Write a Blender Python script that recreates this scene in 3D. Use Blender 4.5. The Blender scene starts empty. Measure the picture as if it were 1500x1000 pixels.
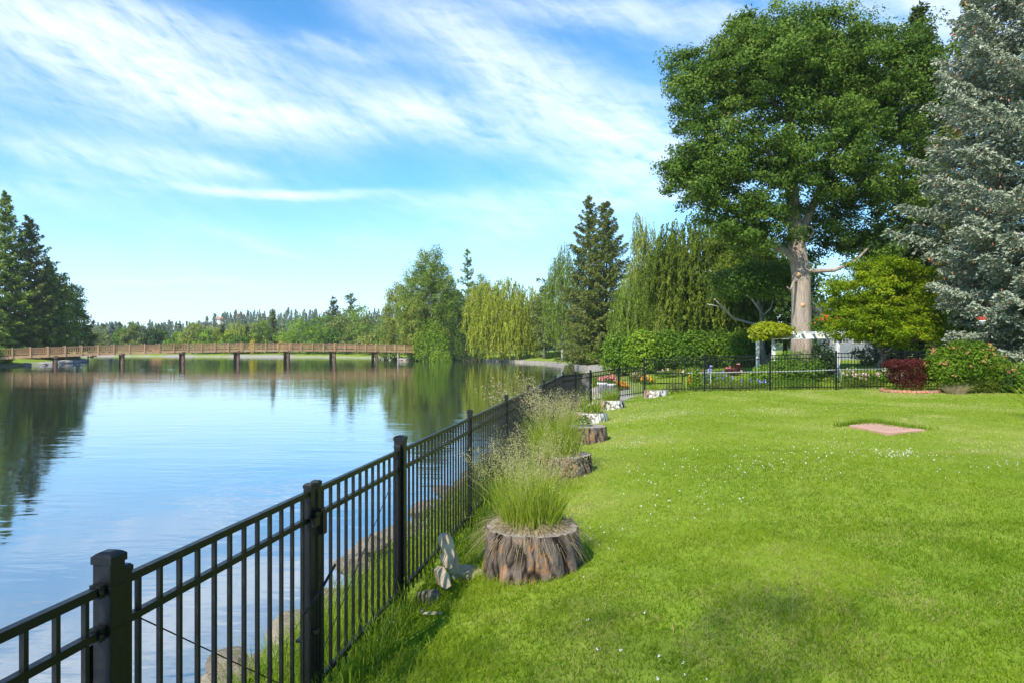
import bpy, bmesh, math, random
import numpy as np
from mathutils import Vector, noise as mnoise

random.seed(5)
rng = np.random.default_rng(11)
PI = math.pi
SC = bpy.context.scene
COL = SC.collection
EYE = 1.65          # camera height over the lawn
HOR = 509.0         # horizon row of the 1500x1000 photograph
WATER = -1.35


def W(px, py, Y):
    """world point at depth Y seen at pixel px,py of the photograph"""
    return ((px - 750.0) / 1000.0 * Y, Y, EYE - (py - HOR) / 1000.0 * Y)


def unit(a):
    return a / np.maximum(np.linalg.norm(a, axis=-1, keepdims=True), 1e-9)


# ------------------------------------------------------------------ noise
_LAT = np.random.default_rng(3).random((256, 256))


def vn(x, y, s=1.0, seed=0):
    x = np.asarray(x, float) / s + seed * 17.3
    y = np.asarray(y, float) / s + seed * 9.1
    i = np.floor(x).astype(int); j = np.floor(y).astype(int)
    f = x - i; g = y - j
    f = f * f * (3 - 2 * f); g = g * g * (3 - 2 * g)
    L = lambda a, b: _LAT[a % 256, b % 256]
    return (L(i, j) * (1 - f) + L(i + 1, j) * f) * (1 - g) + (L(i, j + 1) * (1 - f) + L(i + 1, j + 1) * f) * g


def fbm(x, y, s=1.0, seed=0, o=3):
    v = 0; a = .5; t = 0
    for k in range(o):
        v = v + a * vn(x, y, s / 2 ** k, seed + k); t += a; a *= .5
    return v / t


# ------------------------------------------------------------------ materials
def newmat(name):
    m = bpy.data.materials.new(name); m.use_nodes = True
    nt = m.node_tree; nt.nodes.clear()
    return m, nt


def nd(nt, typ, **kw):
    n = nt.nodes.new(typ)
    for k, v in kw.items():
        if k.startswith('i_'):
            n.inputs[k[2:].replace('_', ' ')].default_value = v
        else:
            setattr(n, k, v)
    return n


def ramp(nt, stops, fac=None, interp='LINEAR'):
    r = nt.nodes.new('ShaderNodeValToRGB'); r.color_ramp.interpolation = interp
    e = r.color_ramp.elements
    while len(e) < len(stops): e.new(.5)
    for k, (p, c) in enumerate(stops):
        e[k].position = p; e[k].color = (*c, 1) if len(c) == 3 else c
    if fac is not None: nt.links.new(fac, r.inputs[0])
    return r.outputs[0]


def mixc(nt, fac, a, b, mode='MIX'):
    m = nt.nodes.new('ShaderNodeMix'); m.data_type = 'RGBA'; m.blend_type = mode
    for k, v in ((0, fac), (6, a), (7, b)):
        if hasattr(v, 'is_linked'): nt.links.new(v, m.inputs[k])
        else: m.inputs[k].default_value = v if k == 0 else ((*v, 1) if len(v) == 3 else v)
    return m.outputs[2]


def noise(nt, scale, detail=4, rough=.55, vec=None, dist=0.0, sc=None):
    n = nd(nt, 'ShaderNodeTexNoise'); n.inputs['Scale'].default_value = scale
    n.inputs['Detail'].default_value = detail; n.inputs['Roughness'].default_value = rough
    n.inputs['Distortion'].default_value = dist
    if vec is None:
        vec = nd(nt, 'ShaderNodeTexCoord').outputs['Object']
    if sc:
        mp = nd(nt, 'ShaderNodeMapping'); mp.inputs['Scale'].default_value = sc
        nt.links.new(vec, mp.inputs[0]); vec = mp.outputs[0]
    nt.links.new(vec, n.inputs['Vector'])
    return n.outputs['Fac']


def finish(nt, col, rough=.6, bump=None, bstr=.3, bdist=.02, spec=.4, metal=0, transl=0, tcol=None):
    p = nd(nt, 'ShaderNodeBsdfPrincipled'); o = nd(nt, 'ShaderNodeOutputMaterial')
    if hasattr(col, 'is_linked'): nt.links.new(col, p.inputs['Base Color'])
    else: p.inputs['Base Color'].default_value = (*col, 1)
    if hasattr(rough, 'is_linked'): nt.links.new(rough, p.inputs['Roughness'])
    else: p.inputs['Roughness'].default_value = rough
    p.inputs['Specular IOR Level'].default_value = spec; p.inputs['Metallic'].default_value = metal
    if bump is not None:
        b = nd(nt, 'ShaderNodeBump'); b.inputs['Strength'].default_value = bstr; b.inputs['Distance'].default_value = bdist
        nt.links.new(bump, b.inputs['Height']); nt.links.new(b.outputs[0], p.inputs['Normal'])
    out = p.outputs[0]
    if transl:
        t = nd(nt, 'ShaderNodeBsdfTranslucent'); ms = nd(nt, 'ShaderNodeMixShader'); ms.inputs[0].default_value = transl
        c = tcol if tcol is not None else col
        if hasattr(c, 'is_linked'): nt.links.new(c, t.inputs[0])
        else: t.inputs[0].default_value = (*c, 1)
        nt.links.new(out, ms.inputs[1]); nt.links.new(t.outputs[0], ms.inputs[2]); out = ms.outputs[0]
    nt.links.new(out, o.inputs[0])
    return p


def attr(nt, name):
    a = nd(nt, 'ShaderNodeAttribute'); a.attribute_name = name
    return a.outputs['Fac']


def leafmat(name, c0, c1, c2=None, transl=.3, rough=.5, spec=.3):
    m, nt = newmat(name)
    st = [(0, c0), (1, c1)] if c2 is None else [(0, c0), (.55, c1), (1, c2)]
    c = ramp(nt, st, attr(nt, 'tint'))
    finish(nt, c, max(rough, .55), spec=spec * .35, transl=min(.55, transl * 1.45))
    return m


def barkmat(name, c0, c1, scale=8, zs=.25):
    m, nt = newmat(name)
    n = noise(nt, scale, 6, .65, sc=(1, 1, zs))
    n2 = noise(nt, scale * 3, 4, .6, sc=(1, 1, .15))
    c = ramp(nt, [(.3, c0), (.7, c1)], n)
    c = mixc(nt, .35, c, ramp(nt, [(.35, tuple(v * .5 for v in c0)), (.65, c1)], n2))
    finish(nt, c, .9, bump=n2, bstr=.8, bdist=.05, spec=.2)
    return m


def flatmat(name, c0, c1, scale=5, rough=.6, bstr=.2, bdist=.01, spec=.4, sc=None, detail=5):
    m, nt = newmat(name)
    n = noise(nt, scale, detail, .6, sc=sc)
    finish(nt, ramp(nt, [(.3, c0), (.7, c1)], n), rough, bump=n, bstr=bstr, bdist=bdist, spec=spec)
    return m


M = {}


def mk_materials():
    # black powder-coated metal with faint dust
    m, nt = newmat('black_metal')
    n = noise(nt, 40, 4); n2 = noise(nt, 260, 2)
    c = ramp(nt, [(.35, (.003, .003, .0034)), (.75, (.007, .007, .008))], n)
    c = mixc(nt, ramp(nt, [(.69, (0, 0, 0)), (.74, (.5, .5, .5))], n2), c, (.10, .095, .09))
    finish(nt, c, ramp(nt, [(.3, (.32,) * 3), (.7, (.5,) * 3)], n), bump=n2, bstr=.08, bdist=.002, spec=.35)
    M['metal'] = m
    M['pipe'] = flatmat('grey_pipe', (.20, .215, .22), (.32, .335, .34), 6, .5)
    # lawn soil / turf sheet
    m, nt = newmat('turf_ground')
    n = noise(nt, .35, 5, .6); n2 = noise(nt, 9, 5, .7); n3 = noise(nt, 2.1, 3, .5)
    g = ramp(nt, [(.25, (.14, .21, .016)), (.5, (.22, .285, .024)), (.75, (.30, .33, .05))], n)
    g = mixc(nt, .45, g, ramp(nt, [(.3, (.06, .12, .012)), (.7, (.18, .27, .03))], n2))
    g = mixc(nt, ramp(nt, [(.52, (0, 0, 0)), (.68, (.55,) * 3)], n3), g, (.19, .22, .04))
    gr = ramp(nt, [(.3, (.13, .115, .10)), (.5, (.27, .25, .225)), (.75, (.40, .38, .35))], n2)
    c = mixc(nt, attr(nt, 'gravel'), g, gr)
    fo = ramp(nt, [(.35, (.02, .045, .014)), (.7, (.045, .08, .022))], noise(nt, .05, 6, .7))
    c = mixc(nt, attr(nt, 'wood'), c, fo)
    finish(nt, c, .95, bump=n2, bstr=.6, bdist=.03, spec=.1)
    M['ground'] = m
    M['blade'] = leafmat('grass_blade', (.135, .230, .010), (.285, .380, .022), (.52, .50, .17), .38, .5, .25)
    M['bank_blade'] = leafmat('bank_grass', (.13, .22, .012), (.27, .375, .025), (.46, .46, .12), .4, .5, .25)
    M['clover'] = leafmat('clover_white', (.62, .60, .52), (.85, .84, .80), None, .2, .7, .2)
    # water
    m, nt = newmat('lake_water')
    tc = nd(nt, 'ShaderNodeTexCoord').outputs['Object']
    a = noise(nt, 1.0, 3, .55, tc, .4, (.42, 1.25, 1)); b = noise(nt, 1.0, 2, .5, tc, .3, (2.4, 6.5, 1))
    d = noise(nt, 1.0, 2, .5, tc, .2, (.06, .16, 1))
    ad = nd(nt, 'ShaderNodeMath', operation='MULTIPLY_ADD'); nt.links.new(b, ad.inputs[0]); ad.inputs[1].default_value = .16; nt.links.new(a, ad.inputs[2])
    mu = nd(nt, 'ShaderNodeMath', operation='MULTIPLY_ADD'); nt.links.new(d, mu.inputs[0]); mu.inputs[1].default_value = 1.2; mu.inputs[2].default_value = -.18
    mm = nd(nt, 'ShaderNodeMath', operation='MULTIPLY'); nt.links.new(ad.outputs[0], mm.inputs[0]); nt.links.new(mu.outputs[0], mm.inputs[1])
    p = finish(nt, (.020, .028, .020), .03, bump=mm.outputs[0], bstr=1.0, bdist=.024, spec=.5)
    p.inputs['IOR'].default_value = 1.6
    gl = nd(nt, 'ShaderNodeBsdfGlossy'); gl.inputs['Color'].default_value = (.96, .98, .98, 1); gl.inputs['Roughness'].default_value = .03
    nt.links.new(p.inputs['Normal'].links[0].from_socket, gl.inputs['Normal'])
    mx = nd(nt, 'ShaderNodeMixShader'); mx.inputs[0].default_value = .44; out = [n for n in nt.nodes if n.type == 'OUTPUT_MATERIAL'][0]
    nt.links.new(p.outputs[0], mx.inputs[1]); nt.links.new(gl.outputs[0], mx.inputs[2]); nt.links.new(mx.outputs[0], out.inputs[0])
    M['water'] = m
    # rocks, concrete, brick
    m, nt = newmat('bank_rock')
    n = noise(nt, 3, 6, .65); n2 = noise(nt, 22, 4, .7)
    c = ramp(nt, [(.3, (.12, .098, .076)), (.55, (.28, .23, .175)), (.8, (.41, .35, .28))], n)
    c = mixc(nt, .35, c, ramp(nt, [(.35, (.07, .06, .045)), (.65, (.36, .32, .26))], n2))
    finish(nt, c, .9, bump=n2, bstr=1.0, bdist=.03, spec=.2); M['rock'] = m
    M['slab'] = flatmat('sandstone', (.33, .25, .16), (.52, .42, .29), 7, .85, .5, .012, .2)
    M['rock_dark'] = flatmat('shore_rock', (.16, .135, .12), (.40, .35, .31), 1.2, .9, .6, .08, .2)
    M['concrete'] = flatmat('shore_wall', (.17, .145, .12), (.36, .32, .27), 1.5, .9, .4, .05, .2, (1, 1, 2))
    m, nt = newmat('red_brick')
    n = noise(nt, 30, 4, .6); oi = nd(nt, 'ShaderNodeObjectInfo').outputs['Random']
    c = ramp(nt, [(0, (.40, .13, .075)), (.4, (.52, .20, .12)), (.75, (.30, .17, .14)), (1, (.50, .25, .18))], oi)
    c = mixc(nt, .3, c, ramp(nt, [(.3, (.25, .12, .09)), (.7, (.58, .36, .28))], n))
    finish(nt, c, .9, bump=n, bstr=.5, bdist=.01, spec=.2); M['brick'] = m
    m, nt = newmat('brick_paving')
    tc = nd(nt, 'ShaderNodeTexCoord').outputs['Object']
    br = nd(nt, 'ShaderNodeTexBrick'); br.inputs['Scale'].default_value = 1; br.inputs['Brick Width'].default_value = .2
    br.inputs['Row Height'].default_value = .1; br.inputs['Mortar Size'].default_value = .009
    br.inputs['Color1'].default_value = (.50, .26, .18, 1); br.inputs['Color2'].default_value = (.42, .235, .17, 1); br.inputs['Mortar'].default_value = (.34, .25, .20, 1)
    nt.links.new(tc, br.inputs['Vector'])
    c = mixc(nt, .35, br.outputs['Color'], ramp(nt, [(.3, (.33, .20, .15)), (.7, (.54, .36, .28))], noise(nt, 6, 6, .7, tc)))
    finish(nt, c, .9, spec=.2); M['paving'] = m
    # woods
    m, nt = newmat('bridge_wood')
    n = noise(nt, .9, 5, .6); oi = nd(nt, 'ShaderNodeObjectInfo').outputs['Random']
    c = ramp(nt, [(.3, (.28, .155, .075)), (.7, (.46, .275, .14))], n)
    c = mixc(nt, .4, c, ramp(nt, [(0, (.27, .165, .09)), (1, (.48, .325, .19))], oi))
    finish(nt, c, .85, spec=.2); M['wood'] = m
    M['pile'] = flatmat('dark_pile_wood', (.035, .022, .016), (.13, .085, .06), 2, .9, .5, .05, .2, (1, 1, .4))
    M['white'] = flatmat('weathered_white_paint', (.46, .47, .46), (.70, .70, .68), 5, .7, .15, .005, .3)
    m, nt = newmat('old_bark')
    n = noise(nt, 9, 6, .68, sc=(1, 1, .55)); n2 = noise(nt, 34, 5, .7, sc=(1, 1, .5))
    c = ramp(nt, [(.28, (.045, .036, .030)), (.45, (.11, .088, .075)), (.51, (.18, .145, .122)), (.555, (.33, .155, .06)), (.585, (.42, .20, .075)), (.605, (.14, .112, .096)), (.8, (.26, .22, .19))], n)
    c = mixc(nt, .4, c, ramp(nt, [(.3, (.03, .022, .018)), (.7, (.24, .185, .15))], n2))
    c = mixc(nt, attr(nt, 'crack'), c, (.014, .010, .008))
    finish(nt, c, .95, bump=n2, bstr=.8, bdist=.012, spec=.15); M['stump_bark'] = m
    m, nt = newmat('bare_stump')
    n = noise(nt, 1.9, 3, .5, sc=(1, 1, .35)); n2 = noise(nt, 24, 5, .7, sc=(1, 1, .3))
    c = ramp(nt, [(.36, (.40, .165, .06)), (.46, (.30, .22, .17)), (.52, (.55, .52, .48)), (.75, (.66, .64, .60))], n)
    c = mixc(nt, .3, c, ramp(nt, [(.3, (.2, .17, .15)), (.7, (.62, .6, .56))], n2))
    c = mixc(nt, attr(nt, 'crack'), c, (.05, .035, .028))
    finish(nt, c, .95, bump=n2, bstr=.6, bdist=.012, spec=.15); M['stump_pale'] = m
    M['stump_top'] = flatmat('cut_wood', (.15, .125, .105), (.34, .30, .26), 12, .95, .5, .015, .15)
    M['bark'] = barkmat('cottonwood_bark', (.15, .115, .088), (.44, .365, .295), 5.5, .06)
    M['bark_dark'] = barkmat('dark_bark', (.03, .022, .016), (.10, .075, .055), 3)
    M['bark_birch'] = barkmat('birch_bark', (.22, .20, .18), (.62, .60, .56), 2.2, .8)
    M['bark_grey'] = barkmat('grey_bark', (.08, .068, .055), (.24, .21, .18), 2.5)
    # foliage (dark leaf, common leaf, bright leaf)
    L = leafmat
    M['cotton'] = L('cottonwood_leaf', (.042, .092, .010), (.115, .198, .022), (.23, .315, .055), .30, .38, .5)
    M['cotton2'] = L('poplar_leaf', (.034, .082, .012), (.085, .175, .022), (.17, .27, .05), .3, .4, .45)
    M['maple'] = L('bright_maple_leaf', (.11, .18, .006), (.25, .35, .010), (.42, .45, .025), .38, .5, .3)
    M['bspruce'] = L('blue_spruce_needle', (.11, .138, .095), (.26, .292, .208), (.46, .48, .37), .08, .6, .25)
    M['cone'] = L('spruce_cone', (.28, .115, .055), (.48, .25, .14), None, .05, .7, .2)
    M['spruce'] = L('spruce_needle', (.028, .055, .012), (.07, .11, .022), (.14, .16, .04), .12, .6, .25)
    M['spruce_brown'] = L('spruce_needle_coned', (.048, .082, .013), (.125, .158, .030), (.235, .22, .07), .14, .6, .25)
    M['spruce_green'] = L('spruce_needle_green', (.075, .135, .016), (.175, .25, .036), (.30, .35, .07), .16, .6, .25)
    M['willow'] = L('willow_leaf', (.18, .225, .015), (.37, .42, .04), (.56, .56, .10), .40, .5, .3)
    M['birch'] = L('birch_leaf', (.10, .165, .018), (.225, .315, .040), (.38, .44, .09), .38, .5, .3)
    M['birch_pale'] = L('pale_birch_leaf', (.15, .195, .025), (.31, .36, .06), (.46, .46, .13), .38, .5, .3)
    M['weep_dark'] = L('weeping_leaf', (.060, .100, .010), (.145, .205, .022), (.27, .32, .05), .34, .5, .3)
    M['green'] = L('mid_green_leaf', (.062, .135, .014), (.145, .255, .024), (.26, .38, .05), .32, .5, .3)
    M['bright'] = L('bright_green_leaf', (.105, .20, .014), (.23, .36, .028), (.38, .48, .06), .36, .5, .3)
    M['olive'] = L('olive_leaf', (.09, .125, .022), (.19, .235, .05), (.31, .33, .10), .3, .5, .3)
    M['dark'] = L('dark_green_leaf', (.024, .058, .010), (.055, .11, .018), (.11, .175, .036), .27, .5, .3)
    M['yellow'] = L('yellow_green_leaf', (.20, .26, .012), (.37, .42, .02), (.55, .53, .05), .35, .5, .3)
    M['broom'] = L('yellow_blossom', (.4, .35, .02), (.7, .58, .03), None, .3, .6, .2)
    M['red'] = L('barberry_leaf', (.045, .012, .009), (.115, .027, .022), (.31, .065, .065), .3, .5, .3)
    M['rhodo'] = L('rhododendron_leaf', (.055, .115, .008), (.15, .25, .014), (.31, .42, .04), .27, .35, .4)
    M['deadbloom'] = L('faded_blossom', (.34, .17, .06), (.55, .33, .14), None, .3, .8, .2)
    M['bluegreen'] = L('far_spruce_needle', (.10, .15, .14), (.19, .25, .23), None, .1, .6, .2)
    M['grass_tall'] = L('tall_grass', (.17, .27, .016), (.33, .41, .034), (.48, .47, .13), .42, .5, .25)
    M['straw'] = L('straw', (.34, .27, .15), (.56, .47, .29), None, .35, .7, .2)
    M['seed'] = L('seed_head', (.42, .36, .15), (.62, .56, .29), None, .4, .7, .2)
    M['pink'] = L('pink_petal', (.75, .17, .22), (.85, .45, .42), None, .3, .6, .2)
    M['palepink'] = L('pale_pink_petal', (.72, .45, .40), (.85, .66, .58), None, .3, .6, .2)
    M['redpetal'] = L('red_petal', (.62, .07, .05), (.80, .17, .10), None, .3, .6, .2)
    M['orange'] = L('orange_petal', (.75, .28, .02), (.85, .42, .05), None, .3, .6, .2)
    M['magenta'] = L('magenta_petal', (.5, .04, .16), (.7, .10, .28), None, .3, .6, .2)
    M['violet'] = L('violet_petal', (.22, .20, .62), (.42, .42, .80), None, .3, .6, .2)
    M['forest'] = L('far_forest', (.05, .08, .035), (.11, .15, .06), (.19, .22, .09), .1, .7, .1)
    M['roof'] = flatmat('dark_shingle', (.045, .05, .06), (.09, .095, .11), 2, .8)
    M['roof_red'] = flatmat('red_roof', (.30, .13, .08), (.42, .2, .12), 1, .8)
    M['wall_red'] = flatmat('reddish_siding', (.30, .12, .07), (.38, .17, .10), 1, .8)
    M['wall_pale'] = flatmat('pale_siding', (.5, .47, .42), (.62, .58, .52), 1, .8)
    M['wall_blue'] = flatmat('slate_blue_siding', (.16, .19, .23), (.24, .27, .31), 1, .8)
    M['blue'] = flatmat('light_blue_canvas', (.24, .45, .62), (.42, .62, .76), 6, .8)
    M['pot'] = flatmat('pale_planter', (.55, .54, .52), (.72, .71, .69), 8, .8)
    M['glass'] = flatmat('window_glass', (.03, .04, .05), (.06, .07, .08), 1, .1, .02, .001, .6)
    M['cloth_dark'] = flatmat('dark_jacket', (.012, .012, .015), (.03, .03, .035), 9, .9)
    M['skin'] = flatmat('skin', (.45, .27, .19), (.52, .33, .24), 9, .6)
    M['hair'] = flatmat('brown_hair', (.07, .035, .02), (.12, .06, .03), 9, .7)
    M['chip'] = flatmat('bark_chip', (.25, .18, .13), (.5, .42, .34), 18, .9)


mk_materials()


# ------------------------------------------------------------------ object helpers
def tag(o, label=None, cat=None, group=None, kind=None):
    if label: o['label'] = label
    if cat: o['category'] = cat
    if group: o['group'] = group
    if kind: o['kind'] = kind
    return o


def empty(name, loc, label, cat, group=None, rz=0):
    o = bpy.data.objects.new(name, None); COL.objects.link(o)
    o.location = loc; o.rotation_euler = (0, 0, rz); o.empty_display_size = .2
    return tag(o, label, cat, group)


def link(name, me, mat, parent=None, loc=None):
    o = bpy.data.objects.new(name, me); COL.objects.link(o)
    if mat is not None and not me.materials: me.materials.append(mat)
    if parent is not None: o.parent = parent
    if loc is not None: o.location = loc
    return o


def quadmesh(name, V, tint=None):
    """V: (n,4,3) loose quads"""
    n = len(V); me = bpy.data.meshes.new(name)
    me.vertices.add(n * 4); me.vertices.foreach_set('co', np.ascontiguousarray(V, dtype=np.float32).ravel())
    me.loops.add(n * 4); me.loops.foreach_set('vertex_index', np.arange(n * 4, dtype=np.int32))
    me.polygons.add(n); me.polygons.foreach_set('loop_start', np.arange(0, n * 4, 4, dtype=np.int32))
    if tint is not None:
        a = me.attributes.new('tint', 'FLOAT', 'FACE')
        a.data.foreach_set('value', np.clip(np.broadcast_to(tint, (n,)), 0, 1).astype(np.float32))
    me.update(calc_edges=True)
    return me


class MB:
    def __init__(s): s.v = []; s.f = []

    def add(s, vs, fs):
        k = len(s.v); s.v.extend([tuple(map(float, p)) for p in vs]); s.f.extend([tuple(i + k for i in f) for f in fs])

    def box(s, c, d, rz=0, taper=1.0):
        x, y, z = d[0] / 2, d[1] / 2, d[2] / 2
        ca, sa = math.cos(rz), math.sin(rz)
        vs = []
        for (i, j, k) in ((-1, -1, -1), (1, -1, -1), (1, 1, -1), (-1, 1, -1), (-1, -1, 1), (1, -1, 1), (1, 1, 1), (-1, 1, 1)):
            t = taper if k > 0 else 1
            a, b = i * x * t, j * y * t
            vs.append((c[0] + a * ca - b * sa, c[1] + a * sa + b * ca, c[2] + k * z))
        s.add(vs, [(0, 3, 2, 1), (4, 5, 6, 7), (0, 1, 5, 4), (1, 2, 6, 5), (2, 3, 7, 6), (3, 0, 4, 7)])

    def bar(s, p, q, w, h):
        """square bar from p to q, w across, h high"""
        p = np.array(p, float); q = np.array(q, float); d = unit(q - p)
        up = np.array((0, 0, 1.)) if abs(d[2]) < .95 else np.array((0, 1., 0))
        a = unit(np.cross(d, up)); b = np.cross(a, d)
        vs = [e + a * w / 2 * i + b * h / 2 * j for e in (p, q) for (i, j) in ((-1, -1), (1, -1), (1, 1), (-1, 1))]
        s.add(vs, [(0, 1, 2, 3), (7, 6, 5, 4), (0, 4, 5, 1), (1, 5, 6, 2), (2, 6, 7, 3), (3, 7, 4, 0)])

    def tube(s, path, rad, n=6, cap=True):
        P = np.array(path, float); R = np.broadcast_to(np.array(rad, float), (len(P),))
        T = unit(np.gradient(P, axis=0))
        ref = np.array((1., .13, 0)) if abs(T[0][0]) < .8 else np.array((0, 1., .1))
        k0 = len(s.v)
        for i in range(len(P)):
            a = unit(np.cross(T[i], ref)); b = np.cross(T[i], a)
            for j in range(n):
                t = 2 * PI * j / n
                s.v.append(tuple(P[i] + R[i] * (math.cos(t) * a + math.sin(t) * b)))
        for i in range(len(P) - 1):
            for j in range(n):
                a = k0 + i * n + j; b = k0 + i * n + (j + 1) % n
                s.f.append((a, b, b + n, a + n))
        if cap:
            s.f.append(tuple(k0 + j for j in range(n))[::-1]); s.f.append(tuple(k0 + (len(P) - 1) * n + j for j in range(n)))

    def lathe(s, c, prof, n=16, sx=1, sy=1):
        k0 = len(s.v)
        for (r, z) in prof:
            for j in range(n):
                t = 2 * PI * j / n
                s.v.append((c[0] + r * sx * math.cos(t), c[1] + r * sy * math.sin(t), c[2] + z))
        for i in range(len(prof) - 1):
            for j in range(n):
                a = k0 + i * n + j; b = k0 + i * n + (j + 1) % n
                s.f.append((a, b, b + n, a + n))
        s.f.append(tuple(k0 + j for j in range(n))[::-1]); s.f.append(tuple(k0 + (len(prof) - 1) * n + j for j in range(n)))

    def mesh(s, name, smooth=False):
        me = bpy.data.meshes.new(name); me.from_pydata(s.v, [], s.f); me.update()
        if smooth: me.polygons.foreach_set('use_smooth', [True] * len(me.polygons))
        return me

    def obj(s, name, mat, parent=None, smooth=False, loc=None):
        return link(name, s.mesh(name, smooth), mat, parent, loc)


def copy_tree(root, loc, rz=0, s=1.0, label=None, sz=None):
    r = root.copy(); COL.objects.link(r); r.location = loc; r.rotation_euler = (0, 0, rz); r.scale = (s, s, sz or s)
    if label: r['label'] = label
    for ch in list(root.children):
        c = ch.copy(); COL.objects.link(c); c.parent = r
        for g in list(ch.children):
            d = g.copy(); COL.objects.link(d); d.parent = c
    return r


# ------------------------------------------------------------------ terrain
U = np.array((.162, 1.0)); U /= np.linalg.norm(U)


def FL(Y, off=0.0):
    """point of the fence line at depth Y, off metres towards the lawn"""
    return (.162 * Y - 1.72 + off * U[1], Y - off * U[0])


def _sh(Y): p = FL(Y, -1.22); return (p[0], p[1])


LAKE = np.array([_sh(-40), _sh(-10), _sh(0), _sh(3), _sh(6), _sh(9), _sh(12), _sh(15), _sh(18), _sh(20), (1.3, 23.5), (2.6, 27), (3.9, 33), (4.9, 40), (7, 60), (9, 80),
                 (10.2, 91), (10.1, 100), (8.8, 113), (6, 130), (2.2, 141), (-2.2, 150), (-9.7, 160), (-16, 165), (-22.5, 158), (-26, 166), (-31, 182), (-38, 200), (-50, 212),
                 (-66, 222), (-93, 230), (-120, 240), (-150, 246), (-200, 236), (-190, 200), (-140, 175), (-108, 158), (-96, 149), (-90, 143), (-86, 132), (-81, 122), (-80, 112), (-90, 96), (-120, 70), (-150, 20), (-150, -40)])


def sdf(x, y):
    x = np.asarray(x, float); y = np.asarray(y, float)
    d2 = np.full(x.shape, 1e18); ins = np.zeros(x.shape, bool)
    n = len(LAKE)
    for i in range(n):
        ax, ay = LAKE[i]; bx, by = LAKE[(i + 1) % n]
        ex, ey = bx - ax, by - ay
        t = np.clip(((x - ax) * ex + (y - ay) * ey) / (ex * ex + ey * ey), 0, 1)
        d2 = np.minimum(d2, (x - ax - t * ex) ** 2 + (y - ay - t * ey) ** 2)
        c = ((ay > y) != (by > y)) & (x < (bx - ax) * (y - ay) / ((by - ay) if by != ay else 1e-9) + ax)
        ins ^= c
    return np.where(ins, -1, 1) * np.sqrt(d2)


def sstep(a, b, x):
    t = np.clip((x - a) / (b - a), 0, 1); return t * t * (3 - 2 * t)


def ground(x, y, d=None):
    x = np.asarray(x, float); y = np.asarray(y, float)
    if d is None: d = sdf(x, y)
    dj = d + .12 * (vn(x, y, .7, 4) - .5) * sstep(-.5, .2, d)
    near = np.interp(dj, [-60, -2.2, -.4, 0, .22, .45, 1.2, 2.4, 4.2], [-4, -2.8, -1.8, -1.35, -.95, -.52, -.37, -.2, 0])
    farp = np.interp(dj, [-60, -3, 0, .5, 1.5, 5, 14, 40], [-4, -2.6, -1.35, -1.0, -.82, -.45, 0, .35])
    k = sstep(24, 33, y) * 1.0
    z = near * (1 - k) + farp * k
    land = sstep(2.5, 6, d)
    z = z + land * np.clip((x - 3.5) * .010, 0, .16) * sstep(8, 18, y)
    z = z + land * (.05 * (fbm(x, y, 4.0, 2) - .5) + .02 * (vn(x, y, .6, 7) - .5))
    # far rise and hills
    r = np.hypot(x, y)
    z = z + sstep(300, 700, y) * 9 * fbm(x, y, 300, 21)
    u = x / np.maximum(y, 1)
    hill = np.interp(u, [-2, -.75, -.62, -.52, -.46, -.43, -.40, -.36, -.30, -.22, -.1, .1, .6, 2], [8, 14, 15, 14, 17, 27, 33, 32, 33, 33, 30, 26, 22, 18])
    z = z + sstep(520, 900, y) * hill * (.93 + .14 * fbm(x, y, 90, 31))
    z = np.where(y < -45, np.maximum(z, -1.2), z)
    return z


def gz(x, y):
    return float(ground(np.array([x]), np.array([y]))[0])


def spaced(parts):
    out = [parts[0][0]]
    for (a, b, s) in parts:
        n = max(1, int(round((b - a) / s))); out += list(np.linspace(a, b, n + 1)[1:])
    return np.array(out)


def build_terrain():
    xs = spaced([(-2600, -600, 60), (-600, -150, 18), (-150, -30, 1.6), (-30, -4, .6), (-4, 9, .12), (9, 30, .5), (30, 110, 2.2), (110, 400, 16), (400, 2600, 80)])
    ys = spaced([(-220, -20, 12), (-20, 1, .5), (1, 30, .13), (30, 110, .9), (110, 265, 1.5), (265, 700, 12), (700, 1000, 14), (1000, 2400, 70)])
    X, Y = np.meshgrid(xs, ys); d = sdf(X, Y); Z = ground(X, Y, d)
    ny, nx = X.shape
    me = bpy.data.meshes.new('ground')
    co = np.stack([X, Y, Z], -1).reshape(-1, 3).astype(np.float32)
    idx = np.arange(nx * ny).reshape(ny, nx)
    q = np.stack([idx[:-1, :-1], idx[:-1, 1:], idx[1:, 1:], idx[1:, :-1]], -1).reshape(-1, 4).astype(np.int32)
    me.vertices.add(len(co)); me.vertices.foreach_set('co', co.ravel())
    me.loops.add(q.size); me.loops.foreach_set('vertex_index', q.ravel())
    me.polygons.add(len(q)); me.polygons.foreach_set('loop_start', np.arange(0, q.size, 4, dtype=np.int32))
    me.polygons.foreach_set('use_smooth', np.ones(len(q), bool))
    wid = np.where(Y < 24, .55, np.where(Y < 100, 2.6, .9)) + np.where((Y > 200) & (Y < 300) & (vn(X, Y, 14, 8) > .62), 2.0, 0)
    g = 1 - sstep(.55 * wid, 1.2 * wid, d + .5 * wid * (vn(X, Y, .8, 5) - .5))
    a = me.attributes.new('gravel', 'FLOAT', 'POINT'); a.data.foreach_set('value', g.ravel().astype(np.float32))
    b = me.attributes.new('wood', 'FLOAT', 'POINT'); b.data.foreach_set('value', sstep(265, 330, Y).ravel().astype(np.float32))
    me.update(calc_edges=True)
    o = link('ground', me, M['ground']); o['kind'] = 'structure'
    m = MB(); m.add([(-320, -60, WATER), (60, -60, WATER), (60, 300, WATER), (-320, 300, WATER)], [(0, 1, 2, 3)])
    o = m.obj('lake_water', M['water']); o['kind'] = 'structure'


build_terrain()


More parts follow.
